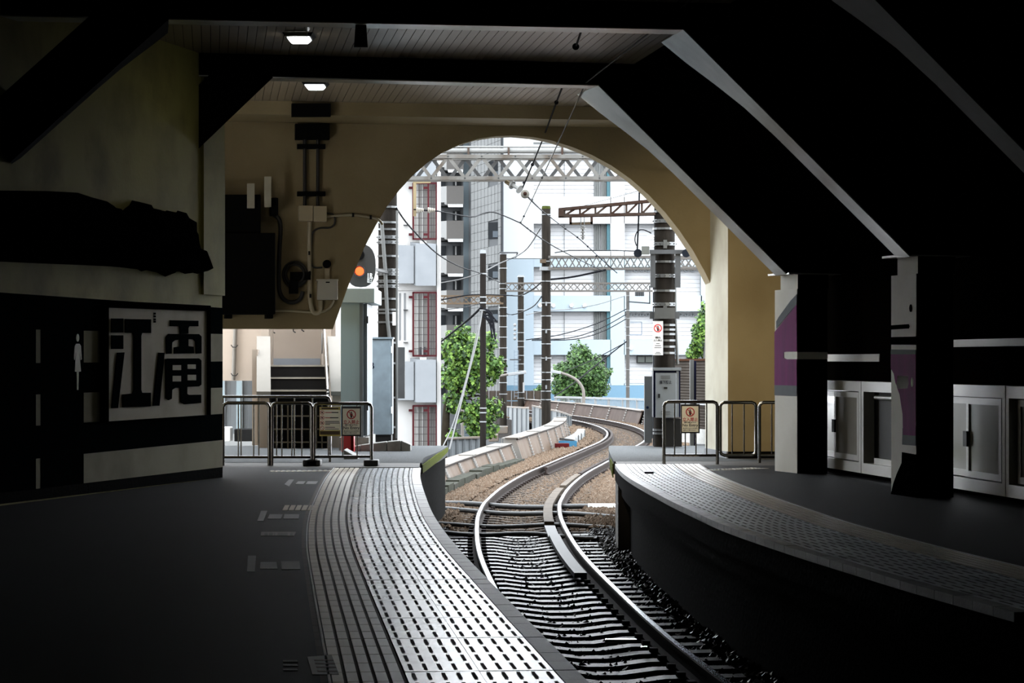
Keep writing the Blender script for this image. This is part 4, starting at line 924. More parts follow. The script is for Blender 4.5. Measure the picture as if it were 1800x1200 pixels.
# steel cabinet on the pole
cb = root('steel_cabinet', at(1170, 785, 35.5), 'grey steel cabinet strapped to the big right pole, with handwriting on its door', 'cabinet')
cst = M('grey_cabinet_steel', (.17, .19, .21), .4, var=.08, scale=5); cbl = MO('dark_blue_cabinet_frame', (.03, .035, .09), .4)
MB().b2(at(1148.5, 733, 35.4), at(1193, 648, 35.75)).build('body', cbl, cb)
MB().b2(at(1147, 651, 35.35), at(1194, 646, 35.78)).build('rain_hood', cst, cb)
MB().b2(at(1189, 733, 35.39), at(1193, 652, 35.42)).build('side_frame', cst, cb)
dr = MB().b2(at(1152.5, 734, 35.36), at(1188.5, 655, 35.4)).build('door', cst, cb, bevel=.006)
MB().b2(at(1157, 699, 35.33), at(1160, 692, 35.36)).build('latch', blackm, dr)
for y in (660.5, 664, 723, 727): MB().b2(at(1162, y+1, 35.35), at(1178, y-.6, 35.36)).build('louvre', MO('pale_cabinet_louvre', (.42, .44, .46), .4), dr)
text('落下防止', at(1170, 672, 35.352), .05, UX, MO('marker_grey', (.06, .06, .07), .6), dr, .17)
MB().b2(at(1167, 683.5, 35.35), at(1173, 680, 35.36)).build('maker_plate', blackm, dr)
MB().b2(at(1170, 785, 35.5), at(1197, 735, 35.7)).build('cable_duct', blackm, cb)
# white post and slim steel post
wpst = root('white_post', at(1139, 780, 36.2), 'white steel post with a blue latch beside the steel cabinet', 'post')
MB().b2(at(1133, 778, 36.2), at(1145, 661, 36.35)).build('post', MO('post_white', (.52, .55, .57), .5, var=.06), wpst)
MB().b2(at(1146, 770, 36.4), at(1151, 662, 36.5)).build('slim_post', MATS['post_white'], wpst)
MB().disc(at(1138, 716, 36.18), (0, -1, 0), .02, .03, 10).build('latch', MO('blue_latch', (.03, .06, .16), .4), wpst)
# ribbed brown fence right of the pole
fe = root('ribbed_fence', at(1220, 785, 37.5), 'brown ribbed steel fence right of the big pole, rusty along its top', 'fence')
ribm = MO('brown_ribbed_steel', (.20, .165, .135), .6, var=.2, scale=3, dirt=(.12, .09, .07), dscale=2)
p0, p1 = at(1185, 785, 38.4), at(1270, 785, 36.4); d = (p1-p0).normalized(); L = (p1-p0).length; m = MB(); z = .35
zb = .0
for k in range(24):
    zz = .22+k*.043
    m.frustum([p0.xy.to_3d()+Z*zz, p1.xy.to_3d()+Z*zz, p1.xy.to_3d()+Z*(zz+.02)-UY*.03, p0.xy.to_3d()+Z*(zz+.02)-UY*.03], [p0.xy.to_3d()+Z*(zz+.04), p1.xy.to_3d()+Z*(zz+.04), p1.xy.to_3d()+Z*(zz+.03)+UY*.03, p0.xy.to_3d()+Z*(zz+.03)+UY*.03])
m.build('ribs', ribm, fe, kind='stuff')
MB().bar(p0.xy.to_3d()+Z*1.245, p1.xy.to_3d()+Z*1.255, .05, .03).build('top_rail', MO('rust_red_rail', (.22, .09, .045), .8, var=.3), fe)
MB().bar(p0.xy.to_3d()+Z*.60-UY*.04, p1.xy.to_3d()+Z*.60-UY*.04, .03, .05).build('mid_rail', galv, fe)
MB().b2(at(1213, 790, 36.9), at(1219, 632, 37.0)).build('post', MO('grey_conduit', (.42, .43, .42)), fe)
MB().b2(at(1219, 790, 36.95), at(1223, 634, 37.05)).build('post', cbl, fe)
MB().prism([p0.xy.to_3d()+Z*.0, p1.xy.to_3d(), p1.xy.to_3d()+Z*.22, p0.xy.to_3d()+Z*.22], (0, .12, 0)).build('concrete_foot', conc, fe)
MB().prism([p0.xy.to_3d()+Z*.22+UY*.05, p1.xy.to_3d()+Z*.22+UY*.05, p1.xy.to_3d()+Z*1.24+UY*.05, p0.xy.to_3d()+Z*1.24+UY*.05], (0, .01, 0)).build('backing_sheet', ribm, fe)
# ------------------------------------------------------------------ lattice beams across the track
latm = MO('weathered_lattice_steel', (.40, .39, .365), .6, var=.2, scale=5, dirt=(.20, .15, .11), dscale=3)
lat2 = MO('dark_lattice_steel', (.12, .125, .13), .6, var=.2); lat3 = MO('rusty_lattice_steel', (.24, .175, .12), .7, var=.3, scale=4); rustm = MO('rust_brown_steel', (.14, .085, .065), .75, var=.3, scale=6, dirt=(.22, .18, .15), dscale=3)
def truss(label, p, q, h, dep, pitch, ch, br, mat, mat_back=None, plates=True, tilt=0.):
    p, q = Vector(p), Vector(q); d = (q-p); L = d.length; d.normalize(); s = Vector((-d.y, d.x, 0)).normalized()
    if s.y < 0: s = -s
    ro = root('lattice_beam', p, label, 'lattice beam')
    for k in (0, 1):
        o = s*dep*k
        MB().bar(p+o, q+o, ch, ch).build('bottom_chord', mat, ro); MB().bar(p+o+Z*h, q+o+Z*h, ch, ch).build('top_chord', mat, ro)
        n = int(L/pitch*2); mk = mat if k == 0 else (mat_back or mat)
        for i in range(n):
            x0, x1 = i*pitch/2, (i+1)*pitch/2
            if x1 > L: break
            up = (i+k) % 2 == 0
            a, b = p+o+d*x0+Z*(0 if up else h), p+o+d*x1+Z*(h if up else 0)
            MB().bar(a, b, br, br*.4, s).build('brace', mk, ro)
            if plates and k == 0: MB().box(a-s*ch*.55, (ch*.35, .008, ch*.35), d).build('rivet', lat2, ro)
    return ro
zt, zb = H+(HY-275)*37.2/F, H+(HY-313)*37.2/F
t1 = truss('large pale lattice beam just outside the arch, between the two big poles', (-2.2, 37.2, zb), (2.3, 37.2, zb), zt-zb, .34, .50, .055, .05, latm, MO('dark_lattice_back', (.22, .22, .22), .6, var=.2))
cd = root('overhead_conduits', (0, 37, zt), 'pair of grey conduits carried along the top of the large lattice beam', 'conduit')
dd = UX; b0 = Vector((-2.4, 37.4, 0))
for z, rr in ((H+(HY-265)*37.4/F, .04), (H+(HY-258)*37.4/F, .014)): MB().tube([b0+dd*.2+Z*z, b0+dd*5.2+Z*z], rr, 10).build('run', MO('pale_grey_conduit', (.58, .58, .56), .4), cd)
for x in (1.75, 2.35, 3.15, 4.1): MB().box(b0+dd*x+Z*(zt+.07)-UY*.04, (.03, .05, .16), dd).build('bracket', rustm, cd)
# cantilever with hanging frame
ct = root('cantilever_beam', at(1150, 365, 35.8), 'rusty brown tapering cantilever beam reaching left from the big right pole', 'lattice beam')
a0, a1, c0, c1 = at(982, 368, 35.8), at(1152, 352, 35.8), at(982, 379, 35.8), at(1152, 375.5, 35.8)
for o in (0, .18):
    MB().bar(a0+UY*o, a1+UY*o, .04).build('top_chord', rustm, ct); MB().bar(c0+UY*o, c1+UY*o, .04).build('bottom_chord', rustm, ct)
for k in range(6):
    f = (.06+k*.16); g = f+.13
    MB().bar(c0+(c1-c0)*f, a0+(a1-a0)*g, .03, .015, UY).build('brace', rustm, ct); MB().bar(c0+(c1-c0)*f, a0+(a1-a0)*f, .03, .015, UY).build('strut', rustm, ct)
MB().prism([at(982, 380, 35.75), at(991, 379.5, 35.75), at(991, 367, 35.75), at(982, 368, 35.75)], (0, .3, 0)).build('end_plate', rustm, ct)
hf = root('hanging_frame', at(1021, 395, 35.8), 'brown hanging frame with a white insulator below the cantilever beam', 'hanger')
for x in (1003, 1040): MB().bar(at(x, 380, 35.8), at(x, 394, 35.8), .035).build('side', rustm, hf)
MB().bar(at(1001, 393, 35.8), at(1042, 392, 35.8), .035).build('crossbar', MO('dull_brown_steel', (.25, .19, .13), .7), hf)
for x in (1021, 1027): MB().tube([at(x, 382, 35.78), at(x, 398, 35.78)], .008, 6).build('rod', galv, hf)
m = MB()
for y, rr in ((399, .03), (403, .045), (409, .04), (415, .035), (419, .03)): m.disc(at(1024.5, y, 35.8), Z, rr, .02, 10)
m.tube([at(1024.5, 397, 35.8), at(1024.5, 421, 35.8)], .014, 6); m.build('insulator', MO('white_porcelain', (.62, .62, .6), .2), hf)
# farther portals
polA = pole('wooden_pole', 'thin wooden pole with a mossy top, nearest of the middle poles', 849, 62, .078, -4, H+(HY-444)*62/F, [482, 523, 533, 546, 718, 726, 742], poled, capm)
polB = pole('concrete_pole', 'slim concrete pole carrying a small top bracket, second of the middle poles', 884.5, 95, .135, -1.4, H+(HY-446)*95/F, [472, 499, 508, 541, 556, 575, 593, 612, 632, 653, 673, 693], polem, capm)
polC = pole('concrete_pole', 'farthest of the middle poles, with a ladder of thin rungs beside it', 915.5, 112, .14, -1.2, H+(HY-486)*112/F, [487, 512, 520, 545, 562, 585, 600, 610, 625, 640, 652, 690, 700], polem, capm)
polD = pole('concrete_pole', 'tall concrete pole of the middle row, with many steel bands', 960, 77, .142, -1.0, H+(HY-366)*77/F, [378, 460, 472, 495, 533, 556, 580, 605, 630, 655, 668, 688, 703], polem, MO('mossy_pole_top', (.10, .12, .03)), pins=(534, 582, 630, 680))
MB().b2(at(960, 462, 76.7), at(949, 456, 76.9)).build('clamp', lat3, polD); MB().b2(at(971, 475, 76.7), at(949, 469, 76.9)).build('clamp', galv, polD)
MB().bar(at(878, 444, 94.8), at(910, 444, 94.8), .05).build('top_bracket', lat2, polB); MB().bar(at(910, 444, 94.8), at(906, 453, 94.8), .05).build('top_bracket', lat2, polB)
lad = MB()
for x in (904, 911): lad.bar(at(x, 615, 111.6), at(x, 700, 111.6), .02)
for k in range(14): lad.bar(at(904, 618+6*k, 111.6), at(911, 618+6*k, 111.6), .02)
lad.build('ladder', MO('pale_blue_steel', (.35, .42, .5), .5), polC)
m = MB()
for k in range(4): m.ball(at(905, 571+8*k, 111.5), .07, 8, 5)
m.build('insulator', MO('far_grey_porcelain', (.5, .5, .5), .4), polC)
MB().bar(at(896, 632, 111.6), at(916, 632, 111.6), .05).build('bracket', lat2, polC); MB().b2(at(919, 672, 111.4), at(922, 690, 111.6)).build('cross_plate', MO('far_pale_plate', (.6, .6, .6), .5), polC)
polF = pole('steel_pole', 'thin far pole with cables and transformers before the pale blue building', 1103.5, 118, .085, -3, H+(HY-512)*118/F, [520, 546, 560, 575, 590, 612, 650, 680], MO('grey_far_pole', (.20, .19, .18), .6))
MB().bar(at(1103, 530, 117.5), at(1143, 533, 117.5), .06).build('crossarm', lat2, polF); MB().bar(at(1142, 533, 117.5), at(1142, 502, 117.5), .06).build('crossarm', lat2, polF)
MB().b2(at(1117, 520, 117.4), at(1132, 512, 117.7)).build('transformer_frame', MO('far_grey_box', (.4, .4, .4), .5), polF)
m = MB()
for k in range(4): m.tube([at(1118+4*k, 520, 117.4), at(1118+4*k, 513, 117.4)], .05, 8)
m.build('transformer', lat2, polF)
for q in ([(1108, 566), (1128, 566)], [(1128, 566), (1128, 588)], [(1128, 588), (1106, 588)]): MB().bar(at(*q[0], 117.5), at(*q[1], 117.5), .04).build('crossarm', MO('pale_blue_steel', (.35, .42, .5)), polF)
def tr2(label, x0, x1, Ya, Yb, yt, yb_, pitch, mat, ch=.06, br=.035, dep=.4):
    z0, z1 = H+(HY-yb_)*Ya/F, H+(HY-yt)*Ya/F
    return truss(label, ((x0-HX)*Ya/F, Ya, z0), ((x1-HX)*Yb/F, Yb, z0), z1-z0, dep, pitch, ch, br, mat, plates=False)
tr2('grey lattice beam from the tall middle pole towards the right', 964, 1226, 76.5, 76.5, 451, 472, .42, MO('grey_brown_lattice', (.24, .22, .20), .6))
MB().tube([at(975, 444, 76.5), at(1000, 440, 76.5), at(1080, 440, 76.5), at(1140, 442, 76.5)], .02, 6).build('handline', lat2, label='thin rail along the top of the grey lattice beam', cat='rail')
tr2('brownish lattice beam from the second middle pole, below the grey one', 888, 1150, 94.5, 94.5, 497.5, 511, .52, MO('grey_brown_lattice', (.24, .22, .20)), .055)
tr2('small brown lattice beam left of the thin wooden pole', 770, 885, 94.5, 94.5, 520, 533, .6, lat3, .06)
tr2('short lattice beam seen to the right of the big right pole', 1192, 1230, 60, 60, 454, 470, .34, MO('grey_brown_lattice', (.24, .22, .20)), .045, .03, .3)

# ------------------------------------------------------------------ insulators and wires
wirem = MO('dark_wire', (.02, .021, .026), .7, spec=.02, var=.1); wgrey = MO('grey_wire', (.30, .30, .30), .6, spec=.03, var=.1); porc = MO('white_porcelain', (.62, .62, .6), .2); woodm = MO('beige_bracket', (.50, .40, .24), .6, var=.2)
def wire(label, pts, r, mat=wirem, balls=(), k=4, cat='wire'):
    P = [at(*p) for p in pts]; P = smooth(P, k) if k > 1 else P
    ro = root('overhead_wire', P[0], label, cat, 'overhead wires'); MB().tube(P, r, 5).build('strand', mat, ro)
    for x, y, Y, rb in balls: MB().ball(at(x, y, Y), rb, 8, 6).build('clamp', wirem, ro)
    return ro
wire('grey contact wire running out through the arch from under the beams', [(1300, -55, 18.5), (1215, 0, 21.9), (1030, 145, 26.8), (977, 260, 31.6), (953, 312, 37), (935, 351, 42), (915, 392, 49)], .008, MO('contact_wire', (.25, .24, .22), .5, spec=.05), [(980, 251, 31.5, .012), (953, 312, 37, .016), (935, 351, 42, .022), (921, 380, 46, .02), (915, 391, 48.8, .022)], k=1)
wire('dark contact wire sinking away beyond the arch', [(915, 392, 49), (940, 411, 53), (960, 425, 57), (990, 442, 62), (1030, 462, 70), (1060, 476, 76)], .013, balls=[(927, 401, 51, .02), (933, 406, 52, .02)])
wire('dark suspended feeder with round weights under the nearest beams', [(993, 141, 26.9), (978, 180, 29.3), (954, 245, 33.2), (936, 289, 36.2), (917, 334, 37.4)], .011, balls=[(978, 180, 29.2, .026), (954, 245, 33.1, .026), (936, 289, 36.1, .026), (921, 321, 37.2, .022)], k=1)
wire('short dark feeder above, between the two cross beams', [(1024, 48, 22.3), (1013, 80, 24.4)], .011, balls=[(1012, 82, 24.5, .035)], k=1)
st = root('strain_insulator', at(905, 330, 37.3), 'porcelain strain insulator hanging under the large lattice beam', 'insulator')
MB().tube([at(888, 318, 37.3), at(898, 325, 37.3)], .03, 8).build('shackle', woodm, st)
A_, B_ = at(897, 323, 37.3), at(914, 333, 37.2); d = (B_-A_).normalized()
m = MB().tube([A_, B_], .035, 10, .02)
for f in (.15, .9): m.disc(A_+(B_-A_)*f, d, .065, .018, 14)
m.build('body', porc, st)
MB().ball(at(923, 341, 37.1), .066, 12, 8, (1, .5, 1)).build('disc', MO('grey_porcelain', (.42, .40, .35), .3), st)
MB().ball(at(923, 340, 37.05), .028, 8, 6).build('core', MO('brown_core', (.08, .04, .03), .5), st)
sb = root('bracket_insulator', at(742, 370, 41.5), 'beige bracket with two white insulators before the red window guard', 'insulator')
MB().bar(at(729, 318, 41.5), at(729, 380, 41.5), .05, .05).build('upright', woodm, sb); MB().bar(at(726, 320, 41.5), at(757, 319, 41.5), .045, .05).build('arm', woodm, sb)
for x in (737, 757):
    m = MB()
    for k in range(4): m.disc(at(x-5+3.4*k, 369.5, 41.4), UX, .048-.006*k, .024, 12)
    m.build('insulator', MO('cream_porcelain', (.62, .57, .48), .3), sb)
MB().tube([at(727, 368, 41.4), at(770, 371, 41.4)], .012, 6).build('rod', wirem, sb)
for lab, pts, r in [
    ('dark pull-off wire from the bracket insulators to the contact wire', [(770, 371, 41.5), (828, 381, 44), (850, 374.5, 45.5), (872, 374, 46.5), (915, 392, 48.9)], .012),
    ('long dark cable sagging from the left big pole to the middle poles', [(697, 366, 38.4), (722, 400, 42), (770, 447, 50), (812, 470, 56), (846, 481, 61.8), (880, 497, 94.9)], .014),
    ('wire running down from the strain insulator past the tall pole', [(928, 346, 37.2), (955, 372, 60), (994, 402, 76), (1015, 417, 76), (1033, 433, 76), (1060, 458, 76), (1085, 480, 76)], .014),
    ('pale cable bending up to the tall pole from the left', [(775, 497, 90), (812, 490, 90), (848, 478, 90), (878, 463, 92), (906, 451, 92), (928, 435, 85), (950, 401, 77.2)], .022),
    ('dark cable drooping between the second pole and the tall pole', [(775, 527, 90), (830, 518, 90), (892, 519, 93), (915, 519, 90), (938, 507, 85), (955, 492, 77.2)], .025),
    ('dark cable rising from the tall pole to the right', [(968, 491, 76.6), (1010, 486, 76.6), (1065, 474, 76.4)], .03),
    ('upper of three thin cables reaching the far thin pole', [(925, 597, 110), (985, 588, 112), (1050, 568, 115), (1101, 543, 117.6)], .022),
    ('middle of three thin cables reaching the far thin pole', [(935, 596, 110), (1000, 594, 112), (1055, 577, 115), (1101, 552, 117.6)], .022),
    ('lower of three thin cables reaching the far thin pole', [(935, 598, 110), (1010, 596, 112), (1060, 582, 115), (1101, 560, 117.6)], .022),
    ('thick cable from behind the round tree up to the far thin pole', [(975, 696, 110), (1010, 672, 112), (1050, 640, 115), (1101, 600, 117.6)], .03),
    ('thin cable above the round tree to the far thin pole', [(985, 655, 110), (1040, 633, 114), (1101, 601, 117.6)], .022),
    ('thin messenger wire with small clips before the pale blue building', [(925, 553, 100), (960, 546, 104), (1002, 543, 110), (1050, 535, 112), (1098, 520, 115)], .018),
    ('wire looping from the tall pole to the third pole', [(952, 521, 76.5), (935, 540, 90), (900, 553, 100), (878, 545, 95)], .02),
    ('stay wire dropping from the wooden pole to the ground at the left', [(848, 545, 61.8), (838, 600, 60), (815, 690, 58), (790, 790, 55)], .02),
    ('second stay wire dropping from the wooden pole', [(846, 546, 61.8), (826, 640, 60), (798, 740, 57), (778, 785, 54)], .014),
    ('thin white stay wire to the right of the big right pole', [(1252, 470, 37.4), (1244, 555, 37.4), (1237, 632, 37.4)], .014),
    ('thin wire from the third beam to the left pole row', [(775, 545, 88), (815, 540, 90), (845, 533, 62.5)], .014),
    ('cable bundle from the wooden pole down to the left', [(775, 600, 75), (800, 580, 70), (825, 560, 65), (846, 540, 61.8)], .03),
    ('fine wire crossing above the cantilever beam', [(1028, 361, 45), (1080, 347, 42), (1130, 333, 38)], .006),
    ('hanging black cable beside the big right pole', [(1124, 325, 35.9), (1123, 370, 35.9), (1121, 420, 35.9), (1120, 440, 35.8)], .012),
    ('short looped cable on the left of the big right pole', [(1145, 410, 35.8), (1132, 404, 35.8), (1121, 406, 35.8), (1116, 420, 35.8), (1119, 432, 35.8)], .008)]:
    mat = wgrey if any(w in lab for w in ('pale', 'stay', 'fine')) else wirem
    wire(lab, pts, r, mat, balls=[(994, 402, 75.9, .03), (1015, 417, 75.9, .03), (1033, 433, 75.9, .03), (1048, 450, 75.9, .03)] if 'strain' in lab else ())
# black cable tangle on the wooden pole
tg = MB(); rr = random.Random(3)
for k in range(9):
    a = (851+rr.uniform(-3, 3), 548+rr.uniform(-6, 10), 61.7); tg.tube(smooth([at(*a), at(a[0]+rr.uniform(4, 16), a[1]+rr.uniform(2, 14), 61.6), at(a[0]+rr.uniform(6, 22), a[1]+rr.uniform(10, 40), 61.6)]), .022, 5)
tg.build('cable_tangle', wirem, polA)
# ------------------------------------------------------------------ steel girder edges beside the track
rustp = MO('rust_stained_plate', (.20, .122, .072), .6, var=.3, scale=2, dirt=(.29, .23, .175), dscale=1.6, stretch=(1, 1, .4), bump=.05)
rustd = MO('brown_girder_plate', (.10, .058, .042), .65, var=.25, scale=2, dirt=(.16, .11, .085), dscale=2)
flng = MO('pale_girder_flange', (.34, .32, .29), .5, var=.12, scale=3, dirt=(.40, .27, .18), dscale=1.3)
boltm = MO('pale_bolt_head', (.60, .57, .53), .5); girdg = MO('grey_girder_side', (.40, .43, .45), .5, var=.1)
def girder(label, Y0, Y1, off, sgn, h, pl, mat, lean=.16, zb=-1.03, h1=None, bolts=7, wflange=.34, endcap=True):
    # off: distance of the foot from the track centre; sgn: -1 left of the track, 1 right
    a, b = TR.sY(Y0), TR.sY(Y1); n = max(1, round((b-a)/pl)); h1 = h1 or h
    p0, _ = TR.fr(a, sgn*off); ro = root('girder_edge', p0+Z*zb, label, 'girder')
    def q(f, o, z):
        p, sd = TR.fr(a+(b-a)*f, sgn*(off+o)); return p+Z*(zb+z)
    def hh(f): return h+(h1-h)*f
    bm = MB()
    for i in range(n):
        f0, f1 = i/n+.0015, (i+1)/n-.0015; sub = 3; pts0, pts1 = [], []
        m = MB()
        for j in range(sub):
            g0, g1 = f0+(f1-f0)*j/sub, f0+(f1-f0)*(j+1)/sub
            A = [q(g0, 0, 0), q(g1, 0, 0), q(g1, lean, hh(g1)), q(g0, lean, hh(g0))]
            m.frustum(A, [p+(q(g0, .03, 0)-q(g0, 0, 0)) for p in A])
        m.build('plate', mat, ro)
        for ff in (f0+.004*3/ (b-a), f1-.05/(b-a)):
            pass
        for k in range(bolts):
            z = (k+.6)/bolts
            for fo in ((f1-.06/(b-a)), (f1+.06/(b-a))):
                if fo > 1: continue
                c = q(fo, lean*z-.012, hh(fo)*z); p, sd = TR.fr(a+(b-a)*fo); bm.box(c, (.05, .085+.02*(Y0 > 70), .045), sd)
    bm.build('bolt', boltm, ro, kind='stuff')
    fl_ = MB(); N = max(2, n*3)
    def band(o0, z0, o1, z1, th):
        for j in range(N):
            g0, g1 = j/N, (j+1)/N
            A = [q(g0, o0, hh(g0)+z0), q(g1, o0, hh(g1)+z0), q(g1, o1, hh(g1)+z1), q(g0, o1, hh(g0)+z1)]
            fl_.frustum(A, [p-Z*th for p in A])
    band(lean-.05, .012, lean+wflange, .012, .014); fl_.build('top_flange', flng, ro)
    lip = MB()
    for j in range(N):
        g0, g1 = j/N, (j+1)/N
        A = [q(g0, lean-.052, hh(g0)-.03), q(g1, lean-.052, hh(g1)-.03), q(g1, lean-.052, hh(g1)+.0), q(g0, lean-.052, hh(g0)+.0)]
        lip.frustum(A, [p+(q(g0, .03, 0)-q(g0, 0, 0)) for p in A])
    lip.build('flange_shadow_lip', MO('dark_shade_lip', (.05, .035, .03), .7), ro)  # dark lip: shade under the flange put into its colour
    si_ = MB()
    for j in range(N):
        g0, g1 = j/N, (j+1)/N
        A = [q(g0, lean+wflange-.05, -1.6), q(g1, lean+wflange-.05, -1.6), q(g1, lean+wflange-.05, hh(g1)), q(g0, lean+wflange-.05, hh(g0))]
        si_.frustum(A, [p+(q(g0, .03, 0)-q(g0, 0, 0)) for p in A])
    si_.build('outer_side', girdg, ro)
    if endcap:
        MB().frustum([q(0, 0, 0), q(0, lean, hh(0)), q(0, lean+wflange, hh(0)), q(0, lean+wflange, 0)], [q(.0015, 0, 0), q(.0015, lean, hh(0)), q(.0015, lean+wflange, hh(0)), q(.0015, lean+wflange, 0)]).build('end_plate', flng, ro)
    for f in [j/max(1, n) for j in range(0, n+1, 2)]:
        p, sd = TR.fr(a+(b-a)*min(.99, f+.01)); MB().box(q(min(.99, f+.01), lean+.1, hh(f)+.02), (.3, .5, .02), sd).build('splice_plate', flng, ro)
    return ro
girder('near rusty girder edge with bolt rows, left of the track', 40.8, 56.4, 1.74, -1, .33, 2.35, rustp, h1=.38)
girder('taller second rusty girder edge with bolt rows, left of the track', 56.9, 75.5, 1.66, -1, .50, 2.35, rustp, h1=.55, zb=-1.05)
girder('brown girder edge curving across behind the track bend', 86.5, 112, 1.35, 1, .47, 3.8, rustd, zb=-1.0, bolts=5, endcap=False)
girder('taller brown girder edge with pale stiffeners at the right of the track bend', 74, 86, 1.42, 1, .62, 2.0, rustd, zb=-1.0)
# kerb stones at the foot of the near girder
kb = root('kerb_row', (TR.X(40), 40, -1.05), 'dark mossy kerb stones along the foot of the near rusty girder', 'kerb')
kbm = MO('dark_mossy_kerb', (.10, .10, .08), .85, var=.3, scale=6, bump=.3, dirt=(.07, .08, .05), dscale=4)
d0, d1 = TR.sY(40.1), TR.sY(55.5); n = 16
for i in range(n):
    a, b = d0+(d1-d0)*i/n, d0+(d1-d0)*(i+1)/n-.03; (pa, sa), (pb, sb_) = TR.fr(a), TR.fr(b); hgt = .12+R.uniform(-.02, .02)+(.05 if i < 11 else 0)
    o0, o1 = -1.70, -1.45+R.uniform(-.015, .015)
    MB().frustum([pa+sa*o0-Z*1.08, pa+sa*o1-Z*1.08, pb+sb_*o1-Z*1.08, pb+sb_*o0-Z*1.08], [pa+sa*o0+Z*(-1.05+hgt), pa+sa*o1+Z*(-1.05+hgt), pb+sb_*o1+Z*(-1.05+hgt), pb+sb_*o0+Z*(-1.05+hgt)]).build('kerb_stone', kbm, kb)
tag(MB().prism([gp(747, 890, -1.05), gp(776, 889, -1.05), gp(770, 883, -1.05), gp(748, 884, -1.05)], Z*.12).build('concrete_block', stonem, bevel=.02), 'pale broken concrete block where the near girder meets the platform', 'block')
# blue tray with tools and pale sandbags beside the track
ty = root('tool_tray', gp(995, 785, -1.0), 'blue plastic tray of tools on the ballast beside the second girder', 'tray')
c = gp(998, 786, -1.0); blu = MO('blue_plastic', (.10, .32, .52), .4)
for o, s_ in (((0, 0, .02), (.42, .3, .03)), ((0, -.15, .09), (.46, .02, .16)), ((0, .15, .09), (.46, .02, .16)), ((-.22, 0, .09), (.02, .3, .16)), ((.22, 0, .09), (.02, .3, .16))): MB().box(c+Vector(o), s_).build('side', blu, ty)
tag(MB().bar(c+Vector((-.2, -.05, .22)), c+Vector((.16, .05, .17)), .09, .05).build('dark_tool', blackm), 'dark tool lying across the blue tray', 'tool')
tag(MB().b2(c+Vector((-.34, -.4, 0)), c+Vector((.03, -.24, .12))).build('red_tool_box', MO('dark_red_box', (.16, .02, .02), .4), bevel=.02), 'small dark red box in front of the blue tray', 'box')
bagm = MO('white_sandbag', (.70, .72, .72), .7, var=.08, scale=6, bump=.2)
for i in range(6):
    Y = 66.5+1.55*i; p, sd = TR.fr(TR.sY(Y), -1.42+.015*i, -1.05)
    o = MB().box(p+Z*.12, (.26, .9, .24), sd).build('pale_block', bagm, bevel=.05)
    tag(o, ['nearest', 'second', 'third', 'fourth', 'fifth', 'farthest'][i]+' of the pale blocks lined up beyond the blue tray', 'block', 'pale blocks beside the track')
    if i in (1, 2, 4): MB().box(p+Z*.14+sd*.14, (.02, .09, .22), sd).build('strap', blackm, o)
# grey girder, noise screen, white railing beyond
gg = root('grey_girder', at(900, 745, 96), 'pale grey steel girder with upright ribs behind the middle poles', 'girder', kind=None)
pts = [(786, 772, 76), (845, 770, 78), (890, 716, 100), (930, 718, 92), (935, 714, 92), (985, 725, 86), (1005, 732, 84)]
for (xa, ya, Ya), (xb, yb, Yb) in [(pts[0], pts[1]), (pts[2], pts[3]), (pts[4], pts[5]), (pts[5], pts[6])]:
    a, b = at(xa, ya, Ya), at(xb, yb, Yb); MB().prism([a-Z*1.6, b-Z*1.6, b, a], (0, .05, 0)).build('web', girdg, gg); MB().prism([a+UY*-.2, b+UY*-.2, b+UY*.5, a+UY*.5], Z*.05).build('flange', flng, gg)
    for k in range(5): p = a+(b-a)*((k+.5)/5); MB().b2(p+Vector((-.04, -.12, -1.5)), p+Vector((.04, 0, 0))).build('rib', girdg, gg)
for x, y in ((884, 748), (868, 762)): MB().b2(at(x-9, y+14, 93.5), at(x+9, y, 94.5)).build('pole_footing', flng, gg, bevel=.03)
ns = root('noise_screen', at(910, 718, 116), 'brown panelled noise screen behind the middle poles', 'screen')
scr = MO('brown_screen_panel', (.13, .105, .085), .6, var=.15)
for k in range(9):
    x0 = 846+13.2*k; a, b = at(x0+1.2, 722, 116), at(x0+12.4, 686.5, 116.1)
    MB().b2(a, Vector((b.x, b.y, (a.z+b.z)/2-.02))).build('panel', scr, ns); MB().b2(Vector((a.x, a.y, (a.z+b.z)/2+.02)), b).build('panel', scr, ns)
    MB().b2(at(x0-.8, 722, 115.9), at(x0+.8, 686, 116.1)).build('post', MO('screen_post', (.30, .28, .27), .5), ns)
rl = root('white_railing', at(1055, 720, 108), 'white walkway railing beyond the bend of the track', 'railing')
wr_ = MO('white_railing_paint', (.66, .68, .69), .45, var=.05)
ra, rb_ = at(975, 697.5, 112), at(1150, 702.5, 104); rd = (rb_-ra)
MB().bar(ra, rb_, .09).build('top_rail', wr_, rl); MB().bar(ra-Z*.5, rb_-Z*.5, .07).build('bottom_rail', wr_, rl)
for k in range(8): p = ra+rd*((k+.1)/7.3); MB().b2(p+Vector((-.045, -.045, -.65)), p+Vector((.045, .045, 0))).build('post', wr_, rl)
m = MB()
for k in range(75): p = ra+rd*(k/75); m.b2(p+Vector((-.014, -.014, -.5)), p+Vector((.014, .014, 0)))
m.build('balusters', wr_, rl, kind='stuff')
